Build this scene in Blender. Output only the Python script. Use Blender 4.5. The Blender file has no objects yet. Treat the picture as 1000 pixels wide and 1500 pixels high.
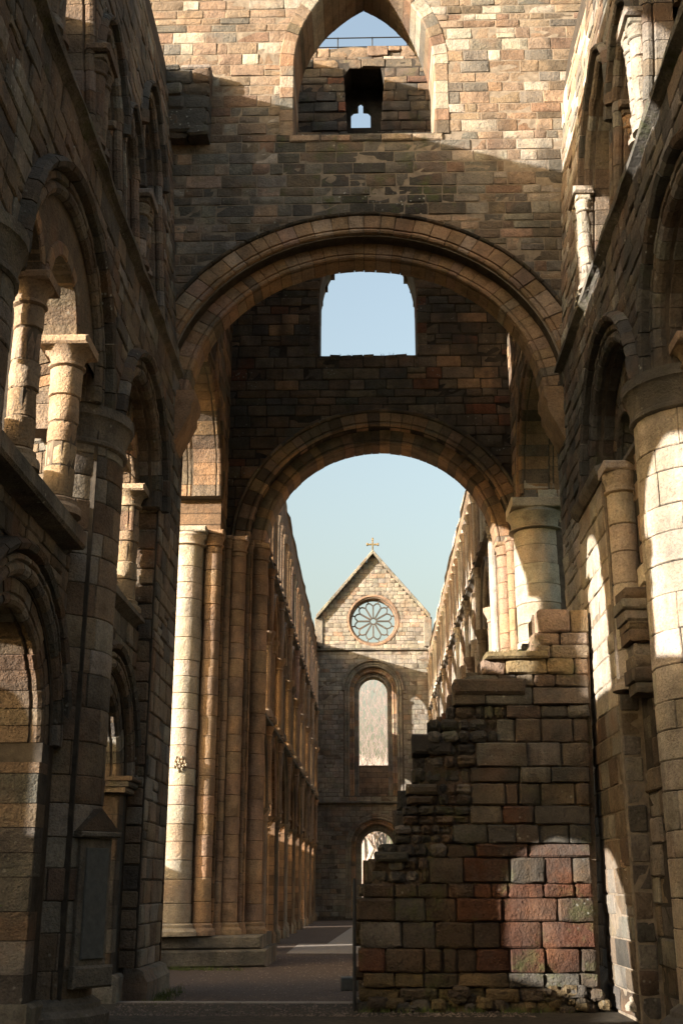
import bpy, math, random
from mathutils import Vector
from mathutils.geometry import tessellate_polygon

# ------------------------------------------------------------------ camera, sky, sun, exposure
SC = bpy.context.scene
COL = SC.collection
FPX = 1722.0
PITCH = math.atan(550 / FPX)
YAW = math.atan(45 / math.hypot(FPX, 550))
CAM_H = 1.9
cam_data = bpy.data.cameras.new('camera')
cam = bpy.data.objects.new('camera', cam_data)
COL.objects.link(cam)
cam.location = (0, 0, CAM_H)
cam.rotation_euler = (math.pi / 2 + PITCH, 0, YAW)
cam_data.sensor_fit = 'VERTICAL'
cam_data.sensor_height = 36
cam_data.sensor_width = 24
cam_data.lens = FPX / 1500 * 36
cam_data.clip_end = 3000
SC.camera = cam

SUN = Vector((1.0, 0.61, -0.30)).normalized()          # direction the light travels
world = bpy.data.worlds.new('World')
SC.world = world
world.use_nodes = True
wn = world.node_tree
wn.nodes.clear()
wo = wn.nodes.new('ShaderNodeOutputWorld')
bg = wn.nodes.new('ShaderNodeBackground')
sky = wn.nodes.new('ShaderNodeTexSky')
sky.sky_type = 'NISHITA'
sky.sun_disc = False
sky.sun_elevation = math.asin(-SUN.z)
sky.sun_rotation = math.atan2(-SUN.x, -SUN.y)
sky.air_density = 1.4
sky.dust_density = 9.0
sky.ozone_density = 0.4
bg.inputs['Strength'].default_value = 0.15
wn.links.new(sky.outputs[0], bg.inputs['Color'])
wn.links.new(bg.outputs[0], wo.inputs['Surface'])

sun_data = bpy.data.lights.new('sun', 'SUN')
sun_data.energy = 5.0
sun_data.angle = math.radians(0.55)
sun_data.color = (1.0, 0.93, 0.85)
sun = bpy.data.objects.new('sun', sun_data)
COL.objects.link(sun)
sun.rotation_euler = SUN.to_track_quat('-Z', 'Y').to_euler()
sun.location = (-60, -30, 40)

SC.view_settings.view_transform = 'Standard'
SC.view_settings.look = 'None'
SC.view_settings.exposure = 1.6
SC.view_settings.gamma = 1.0
SC.view_settings.use_curve_mapping = False
SC.cycles.max_bounces = 8
SC.cycles.diffuse_bounces = 5

# ------------------------------------------------------------------ small projection helper (sizes in the picture)
_f = (-math.sin(YAW) * math.cos(PITCH), math.cos(YAW) * math.cos(PITCH), math.sin(PITCH))
_r = (math.cos(YAW), math.sin(YAW), 0)
_u = (math.sin(YAW) * math.sin(PITCH), -math.cos(YAW) * math.sin(PITCH), math.cos(PITCH))


def proj(p):
    x, y, z = p[0], p[1], p[2] - CAM_H
    w = _f[0] * x + _f[1] * y + _f[2] * z
    if w < 0.5:
        return None
    return (500 + FPX * (_r[0] * x + _r[1] * y) / w, 750 - FPX * (_u[0] * x + _u[1] * y + _u[2] * z) / w)


def shown(V):
    """size in the picture of a piece (0 when outside the frame)"""
    ps = [proj(v) for v in V]
    if any(p is None for p in ps):
        return 0
    x0 = max(0, min(p[0] for p in ps)); x1 = min(1000, max(p[0] for p in ps))
    y0 = max(0, min(p[1] for p in ps)); y1 = min(1500, max(p[1] for p in ps))
    if x1 <= x0 or y1 <= y0:
        return 0
    return min(x1 - x0, y1 - y0) * math.sqrt((x1 - x0) * (y1 - y0))


# ------------------------------------------------------------------ materials
MATS = {}


def nodes_of(m):
    m.use_nodes = True
    nt = m.node_tree
    nt.nodes.clear()
    out = nt.nodes.new('ShaderNodeOutputMaterial')
    b = nt.nodes.new('ShaderNodeBsdfPrincipled')
    nt.links.new(b.outputs[0], out.inputs[0])
    return nt, b


def N(nt, t, **kw):
    n = nt.nodes.new(t)
    for k, v in kw.items():
        if k.startswith('i_'):
            n.inputs[k[2:]].default_value = v
        else:
            setattr(n, k, v)
    return n


def ramp(nt, src, stops):
    r = nt.nodes.new('ShaderNodeValToRGB')
    e = r.color_ramp.elements
    while len(e) > 1:
        e.remove(e[-1])
    e[0].position, c = stops[0]
    e[0].color = c if len(c) == 4 else (*c, 1)
    for p, c in stops[1:]:
        x = e.new(p)
        x.color = c if len(c) == 4 else (*c, 1)
    nt.links.new(src, r.inputs[0])
    return r.outputs[0]


def mix(nt, fac, a, b, mode='MIX'):
    m = nt.nodes.new('ShaderNodeMix')
    m.data_type = 'RGBA'
    m.blend_type = mode
    for s, v in ((0, fac), (6, a), (7, b)):
        if hasattr(v, 'is_linked'):
            nt.links.new(v, m.inputs[s])
        elif isinstance(v, (int, float)):
            m.inputs[s].default_value = v
        else:
            m.inputs[s].default_value = (*v, 1)
    return m.outputs[2]


def noise(nt, co, scale, detail=6, rough=0.6, dist=0.0):
    n = N(nt, 'ShaderNodeTexNoise')
    n.inputs['Scale'].default_value = scale
    n.inputs['Detail'].default_value = detail
    n.inputs['Roughness'].default_value = rough
    n.inputs['Distortion'].default_value = dist
    if co is not None:
        nt.links.new(co, n.inputs['Vector'])
    return n.outputs['Fac']


def stone_mat(name, crust=0.35, lichen=0.15, moss=0.1, bump=0.5, tint=None, ashlar=None, streak=0.3):
    """weathered sandstone; the colour of each piece comes from its 'tint' attribute"""
    m = bpy.data.materials.new(name)
    nt, b = nodes_of(m)
    geo = N(nt, 'ShaderNodeNewGeometry')
    pos = geo.outputs['Position']
    if tint is None:
        at = N(nt, 'ShaderNodeAttribute', attribute_name='tint')
        base = at.outputs['Color']
    else:
        rgb = N(nt, 'ShaderNodeRGB')
        rgb.outputs[0].default_value = (*tint, 1)
        base = rgb.outputs[0]
    bumps = []
    if ashlar:
        # too far off to tell the stones apart: courses and joints in the material only
        ax, bw, bh = ashlar
        sep = N(nt, 'ShaderNodeSeparateXYZ')
        nt.links.new(pos, sep.inputs[0])
        comb = N(nt, 'ShaderNodeCombineXYZ')
        nt.links.new(sep.outputs[ax], comb.inputs[0])
        nt.links.new(sep.outputs['Z'], comb.inputs[1])
        br = N(nt, 'ShaderNodeTexBrick', offset=0.43, squash=1.25, squash_frequency=3)
        br.inputs['Scale'].default_value = 1
        br.inputs['Brick Width'].default_value = bw
        br.inputs['Row Height'].default_value = bh
        br.inputs['Mortar Size'].default_value = 0.022
        br.inputs['Mortar Smooth'].default_value = 0.3
        br.inputs['Bias'].default_value = 0
        br.inputs['Color1'].default_value = (0.62, 0.6, 0.58, 1)
        br.inputs['Color2'].default_value = (1.25, 1.15, 1.05, 1)
        br.inputs['Mortar'].default_value = (0.4, 0.38, 0.36, 1)
        nt.links.new(comb.outputs[0], br.inputs['Vector'])
        base = mix(nt, 0.8, base, br.outputs['Color'], 'MULTIPLY')
        bumps.append((br.outputs['Fac'], -0.6))
    mot = noise(nt, pos, 2.3, 4, 0.65)
    base = mix(nt, 1.0, base, ramp(nt, mot, [(0.25, (0.62, 0.6, 0.58)), (0.5, (1, 1, 1)), (0.75, (1.28, 1.2, 1.1))]), 'MULTIPLY')
    broad = noise(nt, pos, 0.42, 4, 0.6)
    base = mix(nt, 1.0, base, ramp(nt, broad, [(0.32, (0.62, 0.62, 0.63)), (0.5, (1, 1, 1)), (0.68, (1.18, 1.13, 1.06))]), 'MULTIPLY')
    fine = noise(nt, pos, 26, 3, 0.7)
    base = mix(nt, 1.0, base, ramp(nt, fine, [(0.3, (0.68, 0.67, 0.66)), (0.5, (1, 1, 1)), (0.72, (1.18, 1.16, 1.13))]), 'MULTIPLY')
    # iron-rich patches
    iron = noise(nt, pos, 0.9, 3, 0.55)
    base = mix(nt, ramp(nt, iron, [(0.55, (0, 0, 0)), (0.75, (0.35, 0.35, 0.35))]), base, (0.30, 0.145, 0.07))
    # dark crust in patches and running down
    mp = N(nt, 'ShaderNodeMapping')
    mp.inputs['Scale'].default_value = (1.5, 1.5, 0.32)
    nt.links.new(pos, mp.inputs['Vector'])
    st = noise(nt, mp.outputs[0], 1.1, 4, 0.62)
    cr = noise(nt, pos, 0.55, 5, 0.68)
    base = mix(nt, ramp(nt, st, [(0.5, (0, 0, 0)), (0.68, (streak,) * 3)]), base, (0.055, 0.05, 0.043))
    base = mix(nt, ramp(nt, cr, [(0.62 - 0.3 * crust, (0, 0, 0)), (0.8 - 0.25 * crust, (min(1, crust * 1.6),) * 3)]), base, (0.07, 0.066, 0.058))
    if moss:
        mo = noise(nt, pos, 1.7, 4, 0.7)
        base = mix(nt, ramp(nt, mo, [(0.6 - 0.2 * moss, (0, 0, 0)), (0.72, (min(1, moss * 2.4),) * 3)]), base, (0.075, 0.085, 0.032))
    if lichen:
        vo = N(nt, 'ShaderNodeTexVoronoi')
        vo.inputs['Scale'].default_value = 9
        nt.links.new(pos, vo.inputs['Vector'])
        sp = noise(nt, pos, 1.3, 4, 0.6)
        a = ramp(nt, vo.outputs['Distance'], [(0.12, (1, 1, 1)), (0.25, (0, 0, 0))])
        c = ramp(nt, sp, [(0.56, (0, 0, 0)), (0.66, (min(1, lichen * 3),) * 3)])
        base = mix(nt, mix(nt, 1.0, a, c, 'MULTIPLY'), base, (0.36, 0.36, 0.31))
    nt.links.new(base, b.inputs['Base Color'])
    b.inputs['Roughness'].default_value = 0.95
    b.inputs['Specular IOR Level'].default_value = 0.15
    vo2 = N(nt, 'ShaderNodeTexVoronoi')
    vo2.inputs['Scale'].default_value = 17
    nt.links.new(pos, vo2.inputs['Vector'])
    pit = ramp(nt, vo2.outputs['Distance'], [(0.0, (0, 0, 0)), (0.35, (1, 1, 1))])
    n1 = noise(nt, pos, 7, 5, 0.72)
    acc = None
    for src, wgt in [(n1, 1.0), (fine, 0.35), (pit, 0.12)] + bumps:
        mu = N(nt, 'ShaderNodeMath', operation='MULTIPLY')
        nt.links.new(src, mu.inputs[0])
        mu.inputs[1].default_value = wgt
        if acc is None:
            acc = mu.outputs[0]
        else:
            ad = N(nt, 'ShaderNodeMath', operation='ADD')
            nt.links.new(acc, ad.inputs[0])
            nt.links.new(mu.outputs[0], ad.inputs[1])
            acc = ad.outputs[0]
    bp = N(nt, 'ShaderNodeBump')
    bp.inputs['Strength'].default_value = bump
    bp.inputs['Distance'].default_value = 0.075
    nt.links.new(acc, bp.inputs['Height'])
    nt.links.new(bp.outputs[0], b.inputs['Normal'])
    MATS[name] = m
    return m


def plain_mat(name, col, rough=0.9, metal=0.0, var=0.25, scale=8.0, bump=0.3):
    m = bpy.data.materials.new(name)
    nt, b = nodes_of(m)
    geo = N(nt, 'ShaderNodeNewGeometry')
    n1 = noise(nt, geo.outputs['Position'], scale, 7, 0.65)
    lo = tuple(c * (1 - var) for c in col)
    hi = tuple(c * (1 + var) for c in col)
    c = ramp(nt, n1, [(0.3, lo), (0.7, hi)])
    nt.links.new(c, b.inputs['Base Color'])
    b.inputs['Roughness'].default_value = rough
    b.inputs['Metallic'].default_value = metal
    b.inputs['Specular IOR Level'].default_value = 0.2
    bp = N(nt, 'ShaderNodeBump')
    bp.inputs['Strength'].default_value = bump
    bp.inputs['Distance'].default_value = 0.03
    nt.links.new(n1, bp.inputs['Height'])
    nt.links.new(bp.outputs[0], b.inputs['Normal'])
    MATS[name] = m
    return m


stone_mat('sandstone', crust=0.28, lichen=0.12, moss=0.06, bump=0.75, streak=.4)
stone_mat('sandstone_dark', crust=0.55, lichen=0.3, moss=0.16, bump=0.7, streak=0.6)
stone_mat('sandstone_clean', crust=0.1, lichen=0.05, moss=0.0, bump=0.7, streak=0.22)
stone_mat('sandstone_mossy', crust=0.5, lichen=0.35, moss=0.4, bump=0.8, streak=0.6)
stone_mat('rubble', crust=0.3, lichen=0.22, moss=0.3, bump=1.0, streak=0.3)
stone_mat('far_ashlar_side', crust=0.3, lichen=0.0, moss=0.03, bump=0.5, ashlar=('Y', 0.62, 0.33))
stone_mat('far_ashlar_front', crust=0.2, lichen=0.0, moss=0.03, bump=0.5, ashlar=('X', 0.62, 0.33))
plain_mat('mortar', (0.12, 0.095, 0.07), var=0.45, scale=5, bump=0.8)
plain_mat('mortar_dark', (0.05, 0.042, 0.033), var=0.45, scale=5, bump=0.8)
plain_mat('mortar_pale', (0.19, 0.155, 0.115), var=0.4, scale=6, bump=0.8)
plain_mat('gravel', (0.085, 0.062, 0.048), var=0.45, scale=34, bump=0.9)
plain_mat('pebble', (0.15, 0.12, 0.10), var=0.6, scale=3, bump=0.2)
plain_mat('earth', (0.05, 0.042, 0.03), var=0.5, scale=9, bump=0.9)
plain_mat('paving', (0.24, 0.21, 0.18), var=0.25, scale=6, bump=0.3)
plain_mat('grass', (0.07, 0.09, 0.03), var=0.5, scale=14, bump=0.9)
plain_mat('bark', (0.34, 0.28, 0.25), var=0.35, scale=12, bump=0.5)
plain_mat('wood_mass', (0.24, 0.19, 0.18), var=0.4, scale=0.8, bump=0.6)
plain_mat('metal', (0.06, 0.06, 0.06), rough=0.5, metal=0.7, var=0.2)
plain_mat('slate', (0.10, 0.105, 0.10), var=0.2, scale=10, bump=0.3)
plain_mat('leaf', (0.09, 0.11, 0.035), var=0.4, scale=20, bump=0.2)
plain_mat('lead', (0.16, 0.17, 0.18), rough=0.6, var=0.2)

# ------------------------------------------------------------------ palettes (linear base colours of single stones)
BUFF = (0.288, 0.214, 0.15); PALE = (0.43, 0.38, 0.305); GREY = (0.18, 0.163, 0.135); PINK = (0.255, 0.172, 0.12)
RED = (0.15, 0.068, 0.04); SOOT = (0.085, 0.078, 0.066); OCHRE = (0.25, 0.185, 0.095); WARM = (0.27, 0.175, 0.10)
DUN = (0.15, 0.118, 0.084); UMBER = (0.115, 0.085, 0.06)
PAL = {  # shaded regions get darker mixes, putting some shade into the colour
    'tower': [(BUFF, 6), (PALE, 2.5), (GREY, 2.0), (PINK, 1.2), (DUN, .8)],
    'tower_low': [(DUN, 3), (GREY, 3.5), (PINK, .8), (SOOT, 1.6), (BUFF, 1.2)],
    'inner': [(UMBER, 4), (DUN, 2.5), (SOOT, 1.2), (WARM, .8), (RED, .6)],
    'ring': [(WARM, 5), (BUFF, 2), (PINK, 1.2), (DUN, 1)],
    'pier_tan': [((.32, .245, .165), 4), ((.28, .205, .13), 2)],
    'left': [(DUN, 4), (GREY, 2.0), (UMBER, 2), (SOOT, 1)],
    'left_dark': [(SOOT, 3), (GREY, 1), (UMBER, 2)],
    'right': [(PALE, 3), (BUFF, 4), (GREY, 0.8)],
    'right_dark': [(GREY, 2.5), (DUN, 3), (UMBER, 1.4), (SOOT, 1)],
    'pale': [(PALE, 5), (BUFF, 1)],
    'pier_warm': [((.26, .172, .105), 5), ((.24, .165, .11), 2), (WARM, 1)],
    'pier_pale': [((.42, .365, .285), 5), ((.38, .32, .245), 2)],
    'moss': [(SOOT, 3), (GREY, 2), (DUN, 1)],
    'warm': [(WARM, 3), (DUN, 2), (PINK, 1.2), (UMBER, 1.2)],
    'stub': [(GREY, .9), (SOOT, 2.2), (DUN, 2.4), (UMBER, 1.8), (RED, .6)],
    'stub_red': [(RED, 4), (UMBER, 2.6), (DUN, .5)],
    'stub_ochre': [(OCHRE, 2.4), (GREY, 1), (DUN, 1.6)],
    'stub_top': [(BUFF, 2), (OCHRE, 2), (PALE, .8), (PINK, .6)],
    'front': [((.27, .243, .195), 6), ((.225, .203, .165), 3), (BUFF, .6)],
}


# brightness per region: light and shade levels put into the stone colour
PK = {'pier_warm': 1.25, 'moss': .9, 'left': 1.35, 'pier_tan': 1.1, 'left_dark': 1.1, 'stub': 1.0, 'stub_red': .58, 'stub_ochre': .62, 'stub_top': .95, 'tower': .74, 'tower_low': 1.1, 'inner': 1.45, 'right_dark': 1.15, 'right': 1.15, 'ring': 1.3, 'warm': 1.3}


def tone(pal, rng):
    ps = PAL[pal]
    t = rng.random() * sum(w for _, w in ps)
    for c, w in ps:
        t -= w
        if t <= 0:
            break
    k = rng.uniform(0.88, 1.1)
    g = sum(c) / 3
    return tuple(max(0.01, min(0.8, (g + (x - g) * .95) * k * PK.get(pal, 1) * rng.uniform(0.97, 1.03))) for x in c)


# ------------------------------------------------------------------ things, parts, pieces
def new_mesh(name, V, Fc, mat, tints=None, sharp=35):
    me = bpy.data.meshes.new(name)
    me.from_pydata(V, [], Fc)
    me.materials.append(MATS[mat] if isinstance(mat, str) else mat)
    at = me.color_attributes.new('tint', 'FLOAT_COLOR', 'POINT')
    if tints is None:
        tints = BUFF
    if isinstance(tints[0], (int, float)):
        flat = [tints[0], tints[1], tints[2], 1.0] * len(V)
    else:
        flat = []
        for t in tints:
            flat += (t[0], t[1], t[2], 1.0)
    at.data.foreach_set('color', flat)
    me.polygons.foreach_set('use_smooth', [True] * len(me.polygons))
    me.update()
    me.set_sharp_from_angle(angle=math.radians(sharp))
    return me


class Thing:
    def __init__(self, name, label, category, loc=(0, 0, 0), group=None):
        self.root = bpy.data.objects.new(name, None)
        COL.objects.link(self.root)
        self.root.location = loc
        self.root.empty_display_size = 0.5
        self.root['label'] = label
        self.root['category'] = category
        if group:
            self.root['group'] = group
        self.loc = Vector(loc)
        self.buckets = {}

    def part(self, name, V, Fc, mat, tint=None, parent=None, label=None, sharp=35):
        l = self.loc
        V = [(v[0] - l.x, v[1] - l.y, v[2] - l.z) for v in V]
        o = bpy.data.objects.new(name, new_mesh(name, V, Fc, mat, tint, sharp))
        COL.objects.link(o)
        o.parent = parent or self.root
        if label:
            o['label'] = label
        return o

    def piece(self, name, V, Fc, tint, mat, parent=None):
        self.buckets.setdefault(name, []).append((V, Fc, tint, mat, parent))

    def flush(self, limit=295, least=55, rest=None):
        for name, items in self.buckets.items():
            sc = [(shown(it[0]), i) for i, it in enumerate(items)]
            sc.sort(reverse=True)
            keep = set(i for s, i in sc[:limit] if s >= least)
            by = {}
            for i, (V, Fc, tint, mat, parent) in enumerate(items):
                if i in keep:
                    self.part(name, V, Fc, mat, tint, parent)
                else:
                    by.setdefault(mat, []).append((V, Fc, tint))
            for mat, lst in by.items():
                VV, FF, TT = [], [], []
                for V, Fc, tint in lst:
                    n = len(VV)
                    VV += V
                    FF += [tuple(a + n for a in f) for f in Fc]
                    TT += [tint] * len(V)
                o = self.part('small_' + name + '_work', VV, FF, mat, TT)
                o['kind'] = 'stuff'
        self.buckets = {}


# ------------------------------------------------------------------ frames: (u along, v up, w out of the wall towards the viewer)
def fr_front(Y):                       # wall facing the camera
    return lambda u, v, w: (u, Y - w, v)


def fr_back(Y):
    return lambda u, v, w: (u, Y + w, v)


def lean_of(v):
    return 0.065 * max(0.0, v - 12.4)


def fr_left(A, lean=False):            # wall on the left, facing right
    if lean:
        return lambda u, v, w: (-A + w - lean_of(v), u, v)
    return lambda u, v, w: (-A + w, u, v)


def fr_right(B, lean=False):
    if lean:
        return lambda u, v, w: (B - w + lean_of(v), u, v)
    return lambda u, v, w: (B - w, u, v)


def fr_cyl(cx, cy, R, a0):             # round pier; u is arc length from direction a0
    def T(u, v, w):
        a = a0 + u / R
        return (cx + (R + w) * math.cos(a), cy + (R + w) * math.sin(a), v)
    return T


# ------------------------------------------------------------------ shapes
def prism(T, outer, holes, w0, w1):
    """slab with openings, outline in (u,v); w0 front, w1 back"""
    loops = [outer] + holes
    P = [p for lp in loops for p in lp]
    n = len(P)
    tris = tessellate_polygon([[Vector((p[0], p[1], 0)) for p in lp] for lp in loops])
    V = [T(u, v, w0) for u, v in P] + [T(u, v, w1) for u, v in P]
    Fc = []
    for t in tris:
        Fc.append(tuple(t))
        Fc.append(tuple(n + i for i in reversed(t)))
    k = 0
    for lp in loops:
        m = len(lp)
        for i in range(m):
            a, b = k + i, k + (i + 1) % m
            Fc.append((a, b, n + b, n + a))
        k += m
    return V, Fc


def boxp(T, u0, u1, v0, v1, w0, w1, c=0.02):
    """chamfered block"""
    c = min(c, (u1 - u0) * .3, (v1 - v0) * .3, abs(w1 - w0) * .45)
    V, Fc = [], []
    lo, hi = min(w0, w1), max(w0, w1)
    for w, ins in ((lo, c), (lo + c, 0), (hi - c, 0), (hi, c)):
        V += [T(u0 + ins, v0 + ins, w), T(u1 - ins, v0 + ins, w), T(u1 - ins, v1 - ins, w), T(u0 + ins, v1 - ins, w)]
    for k in range(3):
        for i in range(4):
            j = (i + 1) % 4
            Fc.append((4 * k + i, 4 * k + j, 4 * k + 4 + j, 4 * k + 4 + i))
    Fc.append((3, 2, 1, 0))
    Fc.append((12, 13, 14, 15))
    return V, Fc


def stone(T, u0, u1, v0, v1, w, rng, bev=0.02, rough=0.008, back=-0.07, sl=0.0, sr=0.0, fine=True):
    """one squared block with worn arrises and an uneven face; sl/sr slant its ends"""
    L, H = u1 - u0, v1 - v0
    b = min(bev, L * .25, H * .25)
    fu = [0, b / L, .35, .68, 1 - b / L, 1] if fine else [0, b / L, 1 - b / L, 1]
    fv = [0, b / H, .5, 1 - b / H, 1] if fine else [0, b / H, 1 - b / H, 1]
    nu, nv = len(fu), len(fv)
    j = min(0.35 * b, 0.012)
    tu, tv = rng.uniform(-1, 1) * rough, rng.uniform(-1, 1) * rough
    V, Fc = [], []
    for a, y in enumerate(fv):
        for c, x in enumerate(fu):
            edge = a in (0, nv - 1) or c in (0, nu - 1)
            corner = a in (0, nv - 1) and c in (0, nu - 1)
            uu = u0 + sl * (y - .5) + x * (L + (sr - sl) * (y - .5))
            vv = v0 + y * H
            ww = w + tu * (x - .5) * 2 + tv * (y - .5) * 2
            if corner:
                uu += (b * .45 if c == 0 else -b * .45)
                vv += (b * .45 if a == 0 else -b * .45)
                ww -= b * 1.1
            elif edge:
                ww -= b * rng.uniform(.7, 1.15)
                uu += rng.uniform(-j, j)
                vv += rng.uniform(-j, j)
            else:
                ww += rng.uniform(-rough, rough)
            V.append(T(uu, vv, ww))
    for a in range(nv - 1):
        for c in range(nu - 1):
            i = a * nu + c
            Fc.append((i, i + 1, i + nu + 1, i + nu))
    ring = [c for c in range(nu)] + [a * nu + nu - 1 for a in range(1, nv)] + [(nv - 1) * nu + c for c in range(nu - 2, -1, -1)] + [a * nu for a in range(nv - 2, 0, -1)]
    n0 = len(V)
    cor = [(u0 - sl * .5, v0), (u1 - sr * .5, v0), (u1 + sr * .5, v1), (u0 + sl * .5, v1)]
    for k in (0, nu - 1, nu + nv - 2, 2 * nu + nv - 3):
        pass
    V += [T(cor[q][0], cor[q][1], back) for q in range(4)]
    seg = [(0, nu - 1), (nu - 1, nu + nv - 2), (nu + nv - 2, 2 * nu + nv - 3), (2 * nu + nv - 3, len(ring))]
    for q, (s, e) in enumerate(seg):
        idx = [ring[k % len(ring)] for k in range(s, e + 1)]
        Fc.append(tuple([n0 + q] + [n0 + (q + 1) % 4] + idx[::-1]))
    return V, Fc


def masonry(th, T, u0, u1, v0, v1, excl, pal, rng, mat='sandstone', h=(0.24, 0.38), l=(0.36, 0.8), proud=(0.012, 0.045),
            bev=0.022, rough=0.008, gap=0.009, name='stone', parent=None, fine=True, keep=None, ends=None, matf=None):
    """coursed stonework; excl(v0,v1) -> list of (a,b) intervals left free"""
    v = v0
    while v < v1 - 0.06:
        hh = rng.uniform(*h)
        if v + hh > v1 - 0.13:
            hh = v1 - v
        vm = v + hh / 2
        a0, a1 = (u0, u1) if ends is None else ends(vm)
        segs = [(a0, a1)]
        for a, b in (excl(v, v + hh) if excl else []):
            ns = []
            for s, e in segs:
                if b <= s or a >= e:
                    ns.append((s, e))
                    continue
                if a > s + .05:
                    ns.append((s, a))
                if b < e - .05:
                    ns.append((b, e))
            segs = ns
        for s, e in segs:
            if e - s < .08:
                continue
            u = s
            first = True
            while u < e - .02:
                ll = rng.uniform(*l) * (0.55 if first and rng.random() < .5 else 1)
                first = False
                if u + ll > e - l[0] * .55:
                    ll = e - u
                if ll > l[1] * 1.35:
                    ll *= .5
                P = pal(u + ll / 2, vm) if callable(pal) else pal
                if keep is None or keep(u + ll / 2, vm):
                    split = hh > .3 and ll < .6 and rng.random() < .12
                    rows = [(v, v + hh * .5), (v + hh * .5, v + hh)] if split else [(v, v + hh)]
                    for r0, r1 in rows:
                        V, Fc = stone(T, u + gap, u + ll - gap, r0 + gap * rng.uniform(.6, 1.4), r1 - gap, rng.uniform(*proud), rng, bev, rough, fine=fine)
                        mm = matf(u + ll / 2, vm) if matf else mat
                        th.piece(name, V, Fc, tone(P, rng), mm, parent)
                u += ll
        v += hh


class Arch:
    """round (e=0) or pointed arch: centre cu, springing height, half width r"""
    def __init__(s, cu, spring, r, e=0.0, sq=1.0):
        s.cu, s.spring, s.r, s.e, s.sq = cu, spring, r, e, sq

    def at(s, side, t, off):
        R = s.r + s.e + off
        ta = math.acos(max(-1, min(1, -s.e / R)))
        th = math.pi + t * (ta - math.pi)
        x = s.e + R * math.cos(th)
        return (s.cu + side * -x * -1 if False else s.cu + (x if side < 0 else -x), s.spring + s.sq * R * math.sin(th))

    def half(s, v, off=0.0):
        if v <= s.spring:
            return s.r + off
        R = s.r + s.e + off
        q = (v - s.spring) / s.sq
        if q * q >= R * R - s.e * s.e:
            return None
        return math.sqrt(R * R - q * q) - s.e

    def apex(s, off=0.0):
        R = s.r + s.e + off
        return s.spring + s.sq * math.sqrt(R * R - s.e * s.e)

    def outline(s, base, off=0.0, n=10, basew=None):
        p = []
        if base is not None:
            bw = basew if basew is not None else s.r + off
            p.append((s.cu - bw, base))
            if basew is not None:
                p.append((s.cu - bw, s.spring))
        for k in range(n + 1):
            p.append(s.at(-1, k / n, off))
        for k in range(n - 1, -1, -1):
            p.append(s.at(1, k / n, off))
        if base is not None:
            if basew is not None:
                p.append((s.cu + bw, s.spring))
            p.append((s.cu + bw, base))
        return p

    def excl(s, base, off=0.0):
        def f(v0, v1):
            vm = v0 * .5 + v1 * .5
            if vm < base:
                return []
            hw = s.half(vm, off)
            return [(s.cu - hw, s.cu + hw)] if hw else []
        return f


def both(*fs):
    return lambda a, b: [i for f in fs for i in f(a, b)]


def rect(r0, r1, w0, w1, c=0.02):
    return [(r0 + c, w0), (r1 - c, w0), (r1, w0 + c), (r1, w1 - c), (r1 - c, w1), (r0 + c, w1), (r0, w1 - c), (r0, w0 + c)]


def rollp(r0, r1, w0, w1, rr):
    """square order with a roll on its lower front edge"""
    p = [(r0, w0), (r1, w0), (r1, w1 - .02), (r1 - .02, w1)]
    cx, cy = r0 + rr, w1 - rr
    p += [(r0 + 2.15 * rr, w1), (r0 + 2.0 * rr, w1 - .35 * rr)]
    for k in range(7):
        a = math.radians(20 + k * 230 / 6)
        p.append((cx + rr * math.cos(a), cy + rr * math.sin(a) * 1.08))
    p += [(r0 + .35 * rr, w1 - 2.1 * rr), (r0, w1 - 2.3 * rr)]
    return p


def sweep_piece(pts):
    """pts: list of rings (same length) -> closed piece"""
    m = len(pts[0])
    V = [p for r in pts for p in r]
    Fc = []
    for k in range(len(pts) - 1):
        for i in range(m):
            j = (i + 1) % m
            Fc.append((k * m + i, k * m + j, k * m + m + j, k * m + m + i))
    Fc.append(tuple(range(m - 1, -1, -1)))
    Fc.append(tuple(range((len(pts) - 1) * m, len(pts) * m)))
    return V, Fc


def ring(th, T, A, prof, n, pal, rng, mat='sandstone', name='voussoir', parent=None, gap=0.007, steps=2, chev=0.0, jit=0.012, skip=None):
    """arch order of n voussoirs to each side"""
    ws = [p[1] for p in prof]
    wm, hw = (min(ws) + max(ws)) / 2, (max(ws) - min(ws)) / 2
    arc = (A.r + A.e) * 1.5
    g = gap / arc
    for side in (-1, 1):
        cuts = [0]
        for k in range(n):
            cuts.append(cuts[-1] + rng.uniform(.75, 1.25))
        cuts = [c / cuts[-1] for c in cuts]
        for k in range(n):
            if skip and skip(side, (cuts[k] + cuts[k + 1]) / 2):
                continue
            t0, t1 = cuts[k] + g, cuts[k + 1] - g
            dr, dw = rng.uniform(-jit, jit) * .6, rng.uniform(-jit, jit)
            rings = []
            for s in range(steps + 1):
                t = t0 + (t1 - t0) * s / steps
                rg = []
                for rho, w in prof:
                    tt = t
                    if chev:
                        tt = t + chev / arc * (1 - 2 * abs(w - wm) / max(hw, .01)) * (1 if t < .999 else 0)
                        tt = max(0, min(1, tt))
                    pinch = 0.006 if s in (0, steps) else 0
                    u, v = A.at(side, tt, rho + dr)
                    rg.append(T(u, v, w + dw - pinch))
                rings.append(rg)
            V, Fc = sweep_piece(rings)
            th.piece(name, V, Fc, tone(pal, rng), mat, parent)


def ring_core(th, T, A, r0, r1, w0, w1, mat='mortar', name='arch', tint=SOOT, n=14):
    """mortar bed behind an arch order; carries its voussoirs"""
    rings = []
    for side in (-1, 1):
        ks = range(n + 1) if side < 0 else range(n - 1, -1, -1)
        for k in ks:
            t = k / n
            rings.append([T(*A.at(side, t, r), w) for r, w in ((r0, w0), (r1, w0), (r1, w1), (r0, w1))])
    V, Fc = sweep_piece(rings)
    return th.part(name, V, Fc, mat, tint)


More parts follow.
